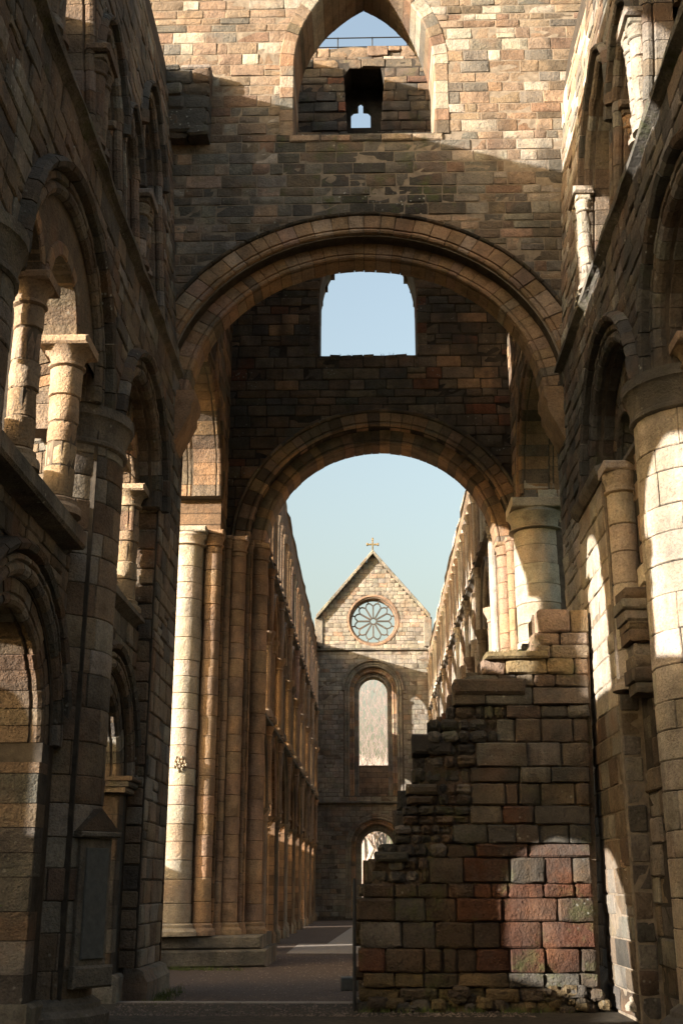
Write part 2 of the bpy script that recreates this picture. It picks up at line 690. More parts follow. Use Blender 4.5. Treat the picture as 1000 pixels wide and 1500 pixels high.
def jamb(th, T, u, sgn, v0, v1, prof, pal, rng, mat='sandstone', h=(.28, .45), name='jamb_stone', parent=None, gap=.006):
    """upright continuation of an order: prof (rho, w) with rho measured away from the opening"""
    v = v0
    while v < v1 - .03:
        hh = rng.uniform(*h)
        if v + hh > v1 - .15:
            hh = v1 - v
        dw = rng.uniform(-.008, .008)
        rings = [[T(u + sgn * rho, vv, w + dw) for rho, w in prof] for vv in (v + gap, v + hh - gap)]
        V, Fc = sweep_piece(rings)
        th.piece(name, V, Fc, tone(pal, rng), mat, parent)
        v += hh


def lathe(cx, cy, prof, n=14, a0=0, a1=2 * math.pi, squares=()):
    """prof: (radius, z)"""
    full = abs(a1 - a0 - 2 * math.pi) < 1e-6
    m = n if full else n + 1
    V, Fc = [], []
    for r, z in prof:
        for k in range(m):
            a = a0 + (a1 - a0) * k / n
            V.append((cx + r * math.cos(a), cy + r * math.sin(a), z))
    for j in range(len(prof) - 1):
        for k in range(n):
            k2 = (k + 1) % m
            Fc.append((j * m + k, j * m + k2, (j + 1) * m + k2, (j + 1) * m + k))
    Fc.append(tuple(range(m - 1, -1, -1)))
    Fc.append(tuple(range((len(prof) - 1) * m, len(prof) * m)))
    return V, Fc


def drums(th, cx, cy, r, z0, z1, h, pal, rng, mat='sandstone', name='drum', parent=None, n=12, wear=.0):
    wear = max(wear, .05)
    z = z0
    while z < z1 - .02:
        hh = rng.uniform(*h)
        if z + hh > z1 - .12:
            hh = z1 - z
        rr = r * (1 + rng.uniform(-.02, .02) - wear * rng.random())
        dx, dy = rng.uniform(-.006, .006), rng.uniform(-.006, .006)
        c = min(.018, hh * .2)
        V, Fc = lathe(cx + dx, cy + dy, [(rr - c, z + .003), (rr, z + c), (rr * (1 + rng.uniform(-.01, .01)), z + hh * .5), (rr, z + hh - c), (rr - c, z + hh - .003)], n)
        if wear:
            V = [(x + rng.uniform(-wear, wear) * .12, y + rng.uniform(-wear, wear) * .12, q) for x, y, q in V]
        th.piece(name, V, Fc, tone(pal, rng), mat, parent)
        z += hh


def lathe_part(th, name, cx, cy, prof, mat, tint, parent=None, n=16, label=None):
    V, Fc = lathe(cx, cy, prof, n)
    return th.part(name, V, Fc, mat, tint, parent, label)


def abox(x0, x1, y0, y1, z0, z1, c=0.02):
    return boxp(lambda u, v, w: (u, -w, v), x0, x1, z0, z1, -y0, -y1, c)


def shaft(th, cx, cy, r, z0, z1, pal, rng, mat='sandstone', h=(.35, .6), cap=.3, base=.25, name='shaft', ab=1.45, capk='bell', n=12, wear=0.0):
    """column: core with drums, capital with abacus, base"""
    zc = z1 - cap
    core = lathe_part(th, name, cx, cy, [(r * .88, z0), (r * .88, z1)], 'mortar', SOOT, n=10)
    drums(th, cx, cy, r, z0 + base, zc, h, pal, rng, mat, parent=core, n=n, wear=wear)
    t = tone(pal, rng)
    ah = cap * .32
    pr = [(r * 1.0, zc), (r * 1.16, zc + .02), (r * 1.16, zc + .05), (r * 1.02, zc + .07), (r * 1.06, zc + cap * .35), (r * 1.22, zc + cap * .55), (r * ab * .97, z1 - ah)]
    c = lathe_part(th, 'capital', cx, cy, pr, mat, t, core, n=n)
    V, Fc = abox(cx - r * ab, cx + r * ab, cy - r * ab, cy + r * ab, z1 - ah, z1, .03)
    th.part('abacus', V, Fc, mat, tone(pal, rng), core)
    if base:
        lathe_part(th, 'base', cx, cy, [(r * 1.5, z0), (r * 1.5, z0 + base * .35), (r * 1.38, z0 + base * .5), (r * 1.2, z0 + base * .62), (r * 1.22, z0 + base * .85), (r, z0 + base)], mat, tone(pal, rng), core, n=n)
    return core


def course(th, name, T, u0, u1, prof, mat, tint, rng, seg=0.8, jit=.012, label=None, parent=None):
    """moulded string course running along u; prof (v,w)"""
    n = max(2, int((u1 - u0) / seg))
    rings = []
    for k in range(n + 1):
        u = u0 + (u1 - u0) * k / n
        rings.append([T(u, v + rng.uniform(-jit, jit), w + rng.uniform(-jit, jit)) for v, w in prof])
    V, Fc = sweep_piece(rings)
    return th.part(name, V, Fc, mat, tint, parent, label)


HOODS = lambda r0, r1, w: [(r0, -.12), (r1, -.12), (r1, .02), (r1 - .03, w * .75), ((r0 + r1) / 2, w), (r0 + .02, w * .8), (r0, .0)]
STR = lambda z, p: [(z - .12, -.06), (z - .12, .0), (z - .06, p * .45), (z - .03, p), (z + .05, p), (z + .10, .02), (z + .10, -.06)]

# ------------------------------------------------------------------ ground
def sheet(name, pts, z, mat, thick=0.0):
    V = [(x, y, z) for x, y in pts]
    me = new_mesh(name, V, [tuple(range(len(V)))], mat, BUFF)
    o = bpy.data.objects.new(name, me)
    COL.objects.link(o)
    o['kind'] = 'structure'
    return o


def ground_sheet():
    """one sheet to the horizon, rising into a hill beyond the west front"""
    xs = [-900, -500, -250, -120, -60, -30, -15, -8, 0, 8, 15, 30, 60, 120, 250, 500, 900]
    ys = [-400, -150, -60, -20, 0, 20, 40, 60, 78, 84, 92, 102, 115, 135, 165, 210, 280, 400, 900, 1800]
    V, Fc = [], []
    rng = random.Random(3)
    for y in ys:
        for x in xs:
            z = -0.03
            if y > 84:
                z += min(26, (y - 84) * 0.085) * (1 + .12 * math.sin(x * .02 + y * .013))
            V.append((x, y, z))
    n = len(xs)
    for j in range(len(ys) - 1):
        for i in range(n - 1):
            a = j * n + i
            Fc.append((a, a + 1, a + n + 1, a + n))
    o = bpy.data.objects.new('ground', new_mesh('ground', V, Fc, 'grass'))
    COL.objects.link(o)
    o['kind'] = 'structure'


ground_sheet()
sheet('choir_floor', [(-5.5, -6), (5.5, -6), (5.5, 21.2), (-5.5, 21.2)], 0.06, 'earth')
sheet('gravel_floor', [(-14, 21.2), (9, 21.2), (9, 37.2), (-14, 37.2)], 0.0, 'gravel')
sheet('nave_floor', [(-9, 37.2), (9, 37.2), (9, 76), (-9, 76)], 0.004, 'gravel')
sheet('stone_path', [(-2.6, 37.6), (2.6, 37.6), (2.4, 76), (-0.6, 76), (-1.6, 44), (-2.6, 44)], 0.012, 'paving')
V, Fc = abox(-5.4, 5.4, 21.1, 21.35, -.1, .075, .02)
o = bpy.data.objects.new('floor_step', new_mesh('floor_step', V, Fc, 'paving')); COL.objects.link(o); o['kind'] = 'structure'

R = random.Random(11)


def pebbles():
    rng = random.Random(8)
    V, Fc = [], []
    for k in range(7000):
        y = 19.0 + 24 * rng.random() ** 1.6
        x = rng.uniform(-4.2, 2.4)
        z = .065 if y < 21.1 else .0
        if 21.05 < y < 21.4:
            continue
        r = rng.uniform(.008, .03)
        n = len(V)
        a = rng.random() * 3
        for q in range(4):
            V.append((x + r * math.cos(a + q * 1.57) * rng.uniform(.7, 1.2), y + r * math.sin(a + q * 1.57) * rng.uniform(.7, 1.2), z - .002))
        V.append((x, y, z + r * rng.uniform(.5, .9)))
        Fc += [(n, n + 1, n + 4), (n + 1, n + 2, n + 4), (n + 2, n + 3, n + 4), (n + 3, n, n + 4)]
    o = bpy.data.objects.new('loose_gravel', new_mesh('loose_gravel', V, Fc, 'pebble'))
    COL.objects.link(o)
    o['kind'] = 'stuff'
    o['label'] = 'loose grit and pebbles scattered over the gravel floor'
    o['category'] = 'gravel'


pebbles()
nul = lambda a, b: []

# ------------------------------------------------------------------ crossing tower
TW = Thing('crossing_tower', 'tall ruined stone tower spanning the two big round arches in the middle', 'tower', (0, 27.7, 0))
TE = fr_front(23.0)
EA = Arch(-0.08, 11.9, 3.84, 0, 0.89)
UA = Arch(-0.05, 20.2, 1.62, 1.6, 1.0)
outl = [(-5.5, -.2), (6, -.2), (6, 29.4), (-5.5, 29.4)]
ew = TW.part('east_wall', *prism(TE, outl, [EA.outline(-.1, .40, 24), UA.outline(18.3, .05, 12)], 0, -1.5), 'mortar_pale', SOOT)


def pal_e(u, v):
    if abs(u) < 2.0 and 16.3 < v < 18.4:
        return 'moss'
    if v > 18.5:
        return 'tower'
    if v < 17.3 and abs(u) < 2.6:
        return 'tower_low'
    return 'tower_low' if v < 16.6 or u < -2.5 else 'tower'  # darker mix carries the shade of the lower wall


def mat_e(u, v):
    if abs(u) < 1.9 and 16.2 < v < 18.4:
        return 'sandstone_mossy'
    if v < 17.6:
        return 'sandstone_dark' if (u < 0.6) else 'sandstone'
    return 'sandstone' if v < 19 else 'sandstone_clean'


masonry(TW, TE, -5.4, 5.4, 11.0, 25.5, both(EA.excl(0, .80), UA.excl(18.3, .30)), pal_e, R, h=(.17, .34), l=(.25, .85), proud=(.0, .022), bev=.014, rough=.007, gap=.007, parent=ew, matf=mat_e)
# sill of the pointed opening
for k in range(5):
    x = -1.75 + k * .7
    V, Fc = boxp(TE, x, x + .69, 18.12, 18.30, -1.4, .05 + R.uniform(-.01, .02), .03)
    TW.piece('sill_stone', V, Fc, tone('tower_low', R), 'sandstone_mossy', ew)
# great arch towards the choir, two orders
a1 = ring_core(TW, TE, EA, .40, .95, -.6, -.02, n=24)
ring(TW, TE, EA, rollp(.43, .92, -.5, .10, .07), 20, 'ring', R, 'sandstone', parent=a1, steps=2)
ring(TW, TE, EA, HOODS(.92, 1.04, .17), 16, 'tower_low', R, 'sandstone_dark', name='hood_stone', parent=a1)
a2 = ring_core(TW, TE, EA, .03, .42, -.93, -.36, n=24)
ring(TW, TE, EA, rollp(.0, .44, -.96, -.32, .06), 22, 'ring', R, 'sandstone', parent=a2, steps=2)
# pointed upper opening
a3 = ring_core(TW, TE, UA, .03, .36, -1.45, -.03)
ring(TW, TE, UA, rect(.0, .36, -1.48, .03, .03), 13, 'tower', R, 'sandstone_clean', parent=a3, steps=2)
for s in (-1, 1):
    jamb(TW, TE, UA.cu + s * UA.r, s, 18.3, 20.2, rect(0, .34, -1.48, .03, .03), 'tower', R, 'sandstone_clean', parent=a3)
# corbels that carry the great arch
for s in (-1, 1):
    X = s * 4.1
    prof = [(11.95, .42), (11.72, .42), (11.62, .36), (11.45, .36), (10.9, .1), (10.75, .02), (10.75, -.1), (11.95, -.1)]
    rings = [[(X - s * w, y, z) for z, w in prof] for y in (22.85, 22.93, 23.75, 23.8)]
    V, Fc = sweep_piece(rings)
    TW.part('corbel', V, Fc, 'sandstone', tone('ring', R), label='moulded corbel under the springing of the great arch')
# stub of masonry sticking out of the wall
bs = TW.part('bonding_stub', *boxp(TE, -4.72, -3.64, 18.2, 19.9, -.2, .42, .05), 'sandstone_dark', SOOT, label='dark block of masonry jutting from the wall corner')
z = 18.08
while z < 19.9:
    hh = R.uniform(.26, .42)
    x = -4.75
    while x < -3.6:
        ll = R.uniform(.4, .8)
        if x + ll > -3.75:
            ll = -3.56 - x
        V, Fc = stone(TE, x + .008, x + ll - .008, z + .006, min(z + hh, 19.98) - .006, .5 + R.uniform(-.07, .05) - .1 * abs(z - 19), R, .05, .025, back=-.1)
        TW.piece('stone', V, Fc, tone('left_dark', R), 'sandstone_dark', bs)
        x += ll
    z += hh

# wall on the far side of the crossing
TWW = fr_front(32.5)
WA = Arch(.32, 11.3, 3.36, 0, .965)
WU = Arch(0.0, 19.2, 1.5, 1.5)
slit = [(-.60, 24.85), (.40, 24.85), (.62, 27.3), (.45, 27.75), (-.50, 27.75), (-.76, 27.3)]
outw = [(-6, -.2), (6, -.2), (6, 28.0), (-6, 28.0)]
ww = TW.part('west_wall', *prism(TWW, outw, [WA.outline(-.1, .42, 20), WU.outline(17.25, 0, 10), slit], 0, -1.25), 'mortar_dark', SOOT)
key = [(-.52, 25.32), (.14, 25.32), (.14, 25.95), (.05, 26.05), (-.11, 26.07), (-.11, 26.2), (-.07, 26.32), (-.19, 26.42), (-.31, 26.32), (-.27, 26.2), (-.27, 26.07), (-.43, 26.05), (-.52, 25.95)]
key = [(x, z + .93) for x, z in key]
TW.part('slit_window', *prism(TWW, [(-1.2, 24.4), (1.1, 24.4), (1.1, 28.6), (-1.2, 28.6)], [key], -1.252, -1.5), 'sandstone_dark', SOOT, label='small keyhole shaped opening high in the tower')
tw_top = TW.part('parapet', *prism(TWW, [(-6, 28.0), (6, 28.0), (6, 28.65), (2.2, 28.62), (1.5, 28.75), (.4, 28.7), (-.4, 28.8), (-1.4, 28.68), (-6, 28.7)], [], -.35, -1.3), 'mortar', SOOT)
masonry(TW, TWW, -4.4, 4.6, 11.0, 24.3, both(WA.excl(0, .8), WU.excl(17.25, .02)), 'inner', R, mat='sandstone_dark', h=(.24, .4), l=(.4, .95), proud=(.0, .05), parent=ww)


def sx(a, b):
    m = (a + b) / 2
    return [(-.72 + (27.3 - m) * .05, .6 - (27.3 - m) * .08)] if 24.85 < m < 27.75 else []


masonry(TW, TWW, -2.6, 2.6, 24.3, 28.0, sx, 'inner', R, mat='sandstone_dark', h=(.24, .4), l=(.4, .95), proud=(.0, .06), rough=.014, parent=ww)
masonry(TW, fr_front(32.85), -3, 3, 28.0, 28.75, nul, 'tower', R, mat='sandstone_clean', h=(.24, .36), l=(.3, .8), proud=(.0, .12), rough=.02, parent=tw_top)
b1 = ring_core(TW, TWW, WA, .42, .88, -.5, -.02, n=20)
ring(TW, TWW, WA, rollp(.42, .86, -.5, .07, .07), 17, 'warm', R, 'sandstone', parent=b1)
ring(TW, TWW, WA, HOODS(.86, 1.0, .14), 12, 'inner', R, 'sandstone_dark', name='hood_stone', parent=b1)
b2 = ring_core(TW, TWW, WA, .02, .42, -1.2, -.34, n=20)
ring(TW, TWW, WA, rollp(0, .43, -1.24, -.3, .06), 18, 'warm', R, 'sandstone', parent=b2)
b3 = ring_core(TW, TWW, WU, .02, .3, -1.2, -.02)
ring(TW, TWW, WU, rect(-.02, .3, -1.27, .02, .03), 9, 'tower', R, 'sandstone', parent=b3)
for s in (-1, 1):
    jamb(TW, TWW, s * 1.5, s, 17.3, 19.2, rect(-.02, .3, -1.27, .02, .03), 'inner', R, 'sandstone_dark', parent=b3)

for k in range(9):
    x = -1.5 + k * .335
    V, Fc = boxp(TWW, x + .01, x + .325, 17.1, 17.25 + R.uniform(.0, .05), -1.2, .02, .03)
    V = [(p[0] + R.uniform(-.015, .015), p[1], p[2] + R.uniform(-.02, .02)) for p in V]
    TW.piece('sill_stone', V, Fc, tone('inner', R), 'sandstone_mossy', ww)
for s_ in (-1, 1):
    z = 17.3
    while z < 20.6:
        hh = R.uniform(.3, .55)
        hw_ = WU.half(z + hh / 2) or .2
        x = s_ * (hw_ - R.uniform(-.01, .035))
        a, b = sorted((x, x + s_ * .4))
        V, Fc = boxp(TWW, a, b, z + .01, z + hh - .01, -1.285, -.95, .03)
        TW.piece('jamb_stone', V, Fc, tone('tower', R), 'sandstone', ww)
        z += hh
# side walls of the crossing with their tall arches
SAr = Arch(27.92, 12.3, 3.06, 0, .82)
for s, T in ((-1, fr_left(4.15)), (1, fr_right(4.2))):
    holes = [SAr.outline(-.1, .3, 14)]
    if s < 0:
        holes.append([(25.7, 18.6), (27.2, 18.6), (27.2, 20.6), (25.7, 20.6)])
    sw = TW.part('side_wall', *prism(T, [(24.52, -.2), (32.48, -.2), (32.48, 28.6), (24.52, 28.6)], holes, 0, -1.5), 'far_ashlar_side', (.17, .12, .08))
    sc = ring_core(TW, T, SAr, .02, .32, -1.45, -.03)
    ring(TW, T, SAr, rollp(0, .32, -.75, .03, .07), 12, 'warm', R, 'sandstone', parent=sc)
    ring(TW, T, SAr, rollp(0, .3, -1.48, -.77, .07), 12, 'warm', R, 'sandstone', parent=sc)
    ring(TW, T, SAr, HOODS(.3, .46, .1), 10, 'warm', R, 'sandstone', name='hood_stone', parent=sc)
    masonry(TW, T, 29.2, 32.4, 11.0, 20.0, SAr.excl(0, .34), 'warm', R, h=(.28, .4), l=(.4, .8), parent=sw, fine=False)
    # face of the jamb seen from the choir
    je = fr_front(31.0 if s > 0 else 31.5)
    x0, x1 = (-5.62, -4.2) if s < 0 else (4.25, 5.66)
    jc = TW.part('jamb', *abox(x0, x1, 31.0 if s > 0 else 31.5, 32.49, 0, 12.6), 'mortar', SOOT)
    masonry(TW, je, x0 + .02, x1 - .02, 11.45, 12.7, nul, 'right' if s > 0 else 'ring', R, h=(.28, .36), l=(.4, .75), parent=jc)

# clustered pier on the left of the far arch
def pier_cluster():
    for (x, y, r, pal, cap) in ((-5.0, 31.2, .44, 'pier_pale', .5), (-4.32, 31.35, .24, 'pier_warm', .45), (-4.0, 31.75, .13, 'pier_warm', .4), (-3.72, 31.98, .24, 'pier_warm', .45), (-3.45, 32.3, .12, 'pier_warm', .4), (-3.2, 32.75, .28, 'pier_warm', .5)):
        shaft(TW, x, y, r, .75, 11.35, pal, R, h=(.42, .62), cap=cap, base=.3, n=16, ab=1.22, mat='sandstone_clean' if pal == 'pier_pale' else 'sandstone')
    V, Fc = abox(-4.62, -4.05, 31.6, 33.9, .6, 11.3)
    TW.part('pier_core', V, Fc, 'far_ashlar_front', WARM)
    V, Fc = abox(-4.05, -3.35, 32.2, 33.9, .6, 11.3)
    TW.part('pier_core', V, Fc, 'far_ashlar_front', WARM)
    for z0, z1, g in ((0, .42, .34), (.42, .75, .2)):
        V, Fc = abox(-5.5 - g, -3.0 + g, 30.85 - g, 33.9, z0, z1 - .002, .05)
        V = [(x, y + (max(0, (x + 4.2)) * .62), z) for x, y, z in V]
        TW.part('plinth', V, Fc, 'sandstone_dark', GREY)
    # carved boss on the lit shaft
    V, Fc = [], []
    rng = random.Random(5)
    for k in range(16):
        a = k * 2.399
        rr = .04 * math.sqrt(k) * 1.2
        cx, cz = -4.93 + rr * math.cos(a), 4.95 + rr * math.sin(a)
        n = len(V)
        q = .05
        V += [(cx - q, 30.78, cz), (cx, 30.78, cz - q), (cx + q, 30.78, cz), (cx, 30.78, cz + q), (cx, 30.66 + rng.uniform(0, .04), cz)]
        Fc += [(n, n + 1, n + 4), (n + 1, n + 2, n + 4), (n + 2, n + 3, n + 4), (n + 3, n, n + 4)]
    TW.part('carved_boss', V, Fc, 'sandstone', PALE, label='small carved leaf boss on the sunlit shaft')


pier_cluster()
# round pier on the right of the far arch
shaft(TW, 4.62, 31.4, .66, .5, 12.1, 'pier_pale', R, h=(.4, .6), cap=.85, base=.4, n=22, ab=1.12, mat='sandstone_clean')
for (x, y, r) in ((3.82, 32.5, .2), (3.98, 32.0, .14)):
    shaft(TW, x, y, r, .5, 11.3, 'pier_warm', R, h=(.42, .62), cap=.4, base=.3, n=12, ab=1.2)
V, Fc = abox(3.9, 5.6, 32.1, 33.9, 0, 11.3)
TW.part('pier_core', V, Fc, 'far_ashlar_front', WARM)
TW.flush()


# ------------------------------------------------------------------ choir walls
def choir(side, piers, name, label, blocked, pals):
    face, darkp, colp = pals
    T0 = fr_left(4.1) if side < 0 else fr_right(4.1)
    TL = fr_left(4.1, True) if side < 0 else fr_right(4.1, True)
    TB = lambda u, v, w: T0(u, v, w - .3)
    X = lambda w: T0(0, 0, w)[0]
    rng = random.Random(21 if side < 0 else 22)
    th = Thing(name, label, 'arcade', (X(-.6), 14, 0))
    y0 = piers[0] - .05
    end = 24.0
    bays = [(a + b) / 2 for a, b in zip(piers, piers[1:])]
    half = [min(1.95, (b - a) / 2 - .75) for a, b in zip(piers, piers[1:])]
    G = [Arch(c, 8.9, q) for c, q in zip(bays, half)]
    LA = [Arch(c, 3.75, q - .45) for c, q in zip(bays, half)]
    wall = th.part('main_wall', *prism(T0, [(y0, -.2), (end, -.2), (end, 12.38), (y0, 12.38)], [g.outline(-.1, .28, 14, basew=g.r + .27) for g in G], 0, -1.5), 'mortar_dark', SOOT)
    masonry(th, T0, y0, end, 8.95, 12.25, both(*[g.excl(8.9, .44) for g in G]), face, rng, mat='sandstone_dark', h=(.26, .36), l=(.35, .8), parent=wall, keep=lambda u, v: u > 8)
    # respond next to the tower
    masonry(th, T0, bays[-1] + half[-1] + .29, end, .55, 9.0, None, face if side < 0 else (lambda u, v: 'pier_pale' if v > 4 else 'right_dark'), rng,
            mat='sandstone' , h=(.3, .44), l=(.4, .8), parent=wall)
    TJ = fr_front(bays[-1] + half[-1] + .27)
    xa, xb = sorted((X(-1.45), X(-.02)))
    masonry(th, TJ, xa, xb, .55, 9.0, None, darkp, rng, mat='sandstone', h=(.3, .44), l=(.45, .8), parent=wall)
    course(th, 'plinth', T0, bays[-1] + half[-1] + .23, end + .05, [(.0, -.2), (.0, .22), (.35, .22), (.42, .16), (.5, .14), (.56, .03), (.56, -.2)], 'sandstone_dark', GREY, rng)
    for i, c in enumerate(bays):
        vis = c > 11
        g, la = G[i], LA[i]
        blk = i in blocked
        ztop = 8.3 if blk else 6.6
        TBk = (lambda u, v, w: T0(u, v, w - .04)) if blk else TB
        lower = th.part('arcade_wall', *prism(TBk, [(c - g.r - .55, -.2), (c + g.r + .55, -.2), (c + g.r + .55, ztop), (c - g.r - .55, ztop)], [] if blk else [la.outline(-.1, .34, 12, basew=la.r + .02)], 0, -1.1), 'mortar_dark', SOOT)
        # tympanum over the gallery openings
        gl = side < 0 and i == 2
        gy = c - .95 if gl else c
        wt = .3 if gl else 0
        hr = .66 if gl else (g.r - .48) / 2
        su = [Arch(gy - hr - .17, 9.2, hr), Arch(gy + hr + .17, 9.2, hr)] if not gl else [Arch(12.7, 9.35, .5), Arch(14.36, 9.35, .78)]
        o = [(min(c - g.r - .1, su[0].cu - su[0].r - .1), su[0].spring - .02)] + [su[0].at(-1, k / 6, 0) for k in range(7)] + [su[0].at(1, k / 6, 0) for k in range(5, -1, -1)] + [su[1].at(-1, k / 6, 0) for k in range(7)] + [su[1].at(1, k / 6, 0) for k in range(5, -1, -1)] + [(c + g.r + .1, su[0].spring - .02)]
        o += [g.at(1, k / 10, .1) for k in range(0, 11)] + [g.at(-1, k / 10, .1) for k in range(9, -1, -1)]
        th.part('gallery_parapet', *prism(T0, [(c - 2.2, 6.55), (c + 2.2, 6.55), (c + 2.2, 7.6), (c - 2.2, 7.6)], [], -1.08, -1.42), 'sandstone_dark', DUN)
        if not vis:
            continue
        tym = th.part('tympanum', *prism(T0, o, [], -.36 + wt, -.8 + wt), 'sandstone', DUN)
        if not vis:
            continue
        cols = [] if blk else [c, c + g.r - .16, c - g.r + .16] if not gl else [13.4, 15.3]
        for q, yc in enumerate(cols):
            shaft(th, X(-.5 + wt), yc, .19 if q == 0 else .23, 6.75, 9.35 if gl else 9.2, 'pier_tan', rng, mat='sandstone_clean', h=(.3, .45), cap=.42, base=.25, n=14, ab=1.55, name='gallery_column', wear=.10)
        for a in su:
            ring(th, T0, a, rect(0, .2, -.84 + wt, -.33 + wt, .02), 5, 'warm', rng, 'sandstone', parent=tym)
        if blk:
            masonry(th, TBk, c - 2.0, c + 2.05, .1, 8.28, None, lambda u, v: 'right' if v > 4.5 else darkp, rng, mat='sandstone', h=(.28, .46), l=(.3, .75), proud=(-.02, .06), parent=lower)
        else:
            masonry(th, TB, c - g.r - .25, c + g.r + .25, 3.6, 6.5, la.excl(0, .8), face, rng, mat='sandstone_dark', h=(.26, .36), l=(.35, .8), parent=lower)
            r1 = ring_core(th, TB, la, .03, .36, -.9, -.05)
            ring(th, TB, la, rollp(0, .36, -1.05, -.02, .08), 9, 'left' if side < 0 else 'right_dark', rng, 'sandstone', parent=r1)
            r2 = ring_core(th, TB, la, .36, .62, -.2, .03)
            ring(th, TB, la, rollp(.36, .64, -.15, .12, .1), 10, 'left', rng, 'sandstone', parent=r2)
            ring(th, TB, la, HOODS(.68, .86, .2), 9, 'left_dark', rng, 'sandstone_dark', name='hood_stone', parent=r2)
            for s in (-1, 1):
                jamb(th, TB, c + s * la.r, s, .5, 3.5, rect(0, .36, -1.08, .0, .02), 'left_dark' if side < 0 else darkp, rng, 'sandstone', h=(.3, .45), parent=lower)  # left jamb stones coloured darker to stand for shade
                a, b = sorted((c + s * (la.r - .1), c + s * (la.r + .6)))
                for z0, z1, p in () if (side < 0 and c < 17) else ((3.48, 3.58, .04), (3.58, 3.68, .1), (3.68, 3.76, .16)):
                    V, Fc = boxp(TB, a - p * .4, b + p * .4, z0, z1 - .003, -1.1, .1 + p, .03)
                    th.piece('impost_stone', V, Fc, tone(darkp, rng), 'sandstone_dark', lower)
            V, Fc = boxp(TB, c + la.r - .05, c + la.r + .65, -.05, .5, -1.1, .12, .05)
            th.piece('base_stone', V, Fc, tone(darkp, rng), 'sandstone_dark', lower)
        course(th, 'gallery_string', TBk, c - g.r, c + g.r, STR(ztop + .02, .12 if blk else .2), 'sandstone_dark', GREY, rng)
        if gl:
            th.part('gallery_ledge', *boxp(T0, 12.0, 16.1, 6.5, 6.77, -.6, .05, .04), 'sandstone_dark', GREY)
        # giant arch: zigzag order, roll order, hood
        c1 = ring_core(th, T0, g, -.34, .02, -.94, -.36)
        ring(th, T0, g, rollp(-.38, .02, -.96, -.34, .05), 11, 'warm' if side < 0 else 'right_dark', rng, 'sandstone', parent=c1, chev=.2, steps=2, gap=.013)
        c2 = ring_core(th, T0, g, .02, .3, -.34, -.02)
        ring(th, T0, g, rollp(.0, .32, -.34, .06, .1), 11, darkp, rng, 'sandstone_dark', parent=c2)
        ring(th, T0, g, HOODS(.34, .52, .2), 10, 'left_dark', rng, 'sandstone_dark', name='hood_stone', parent=c2)
        for s in (-1, 1):
            jamb(th, T0, c + s * g.r, s, 8.3, 8.9, rollp(-.38, .02, -.96, -.34, .05), darkp, rng, 'sandstone', parent=c1)
    # round giant piers
    for py in piers[1:-1]:
        cx = X(-.55)
        if py < 10:
            V, Fc = lathe(cx, py, [(.8, -.1), (.8, 8.3), (1.0, 8.6), (1.0, 8.95)], 20)
            th.part('pier', V, Fc, 'sandstone', GREY)
            continue
        pr_ = .73 if (side < 0 and py < 13) else .8
        pr = th.part('pier', *lathe(cx, py, [(pr_ - .02, -.1), (pr_ - .02, 8.4)], 28), 'mortar_dark', SOOT)
        a0 = -math.radians(45) if side < 0 else -math.radians(135)
        TC = fr_cyl(cx, py, pr_ - .01, a0)
        masonry(th, TC, -1.65, 1.65, .45, 8.3, None, colp, rng, mat='sandstone', h=(.34, .5), l=(.45, .8), proud=(.004, .018), bev=.012, rough=.003, gap=.005, parent=pr)
        lathe_part(th, 'capital', cx, py, [(r * pr_ / .8, z) for r, z in [(.81, 8.28), (.85, 8.31), (.85, 8.36), (.82, 8.39), (.83, 8.5), (.88, 8.68), (.9, 8.72), (.93, 8.74), (.93, 8.9)]], 'sandstone_dark', GREY, pr, 28)
        lathe_part(th, 'base', cx, py, [(1.05, 0), (1.05, .28), (.98, .34), (.93, .36), (.92, .42), (.8, .5)], 'sandstone_dark', GREY, pr, 28)
    # clerestory
    # (centre, springing, half width, pointedness) of the arches; (position, how far out, height) of the paired shafts
    if side > 0:
        spec = [(c + .2, 14.75, 1.12, 1.2) for c in bays] + [(c + 2.85, 14.5, .74, .7) for c in bays[:-1]]
        pairs = [(20.05, .03, 14.6), (17.33, -.3, 14.5), (15.22, .03, 14.6), (12.33, -.3, 14.5)]
        wspec = [(c + .2, 16.0, .5, 14.2) for c in bays]
    else:
        spec = [(4.6, 16.2, .92, .7), (9.5, 16.2, .95, .7), (14.05, 16.2, .95, .7), (20.35, 15.9, .9, .7), (16.35, 14.4, .7, .6), (18.1, 14.3, .5, .5), (11.9, 14.4, .6, .5), (7.2, 14.4, .6, .5)]
        pairs = [(15.35, .02, 14.2), (17.35, -.3, 14.25), (19.02, .02, 14.0), (12.8, .02, 14.2)]
        wspec = [(4.3, 16.3, 1.05, 15.0), (9.15, 16.3, 1.1, 15.0), (13.65, 16.3, 1.1, 15.0)]
    CL = [Arch(a, b, q, e) for a, b, q, e in spec]
    fw = th.part('clerestory_wall', *prism(TL, [(y0, 12.38), (end - .4, 12.38), (end - .4, 19.2), (end - 1.6, 19.9), (y0, 20.05)], [a.outline(12.75, .14, 9) for a in CL], 0, -.42), 'mortar_dark', SOOT)
    wins = [Arch(a, b, q, .5).outline(z0, 0, 8) for a, b, q, z0 in wspec]
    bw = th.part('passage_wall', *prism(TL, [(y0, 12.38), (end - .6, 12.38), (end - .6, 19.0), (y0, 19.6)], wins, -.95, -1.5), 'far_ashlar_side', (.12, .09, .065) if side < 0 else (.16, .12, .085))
    V, Fc = prism(TL, [(y0, 19.3), (end - 1.7, 19.3), (end - 1.7, 19.6), (y0, 19.6)], [], -.4, -1.0)
    th.part('passage_roof', V, Fc, 'sandstone_dark', SOOT)
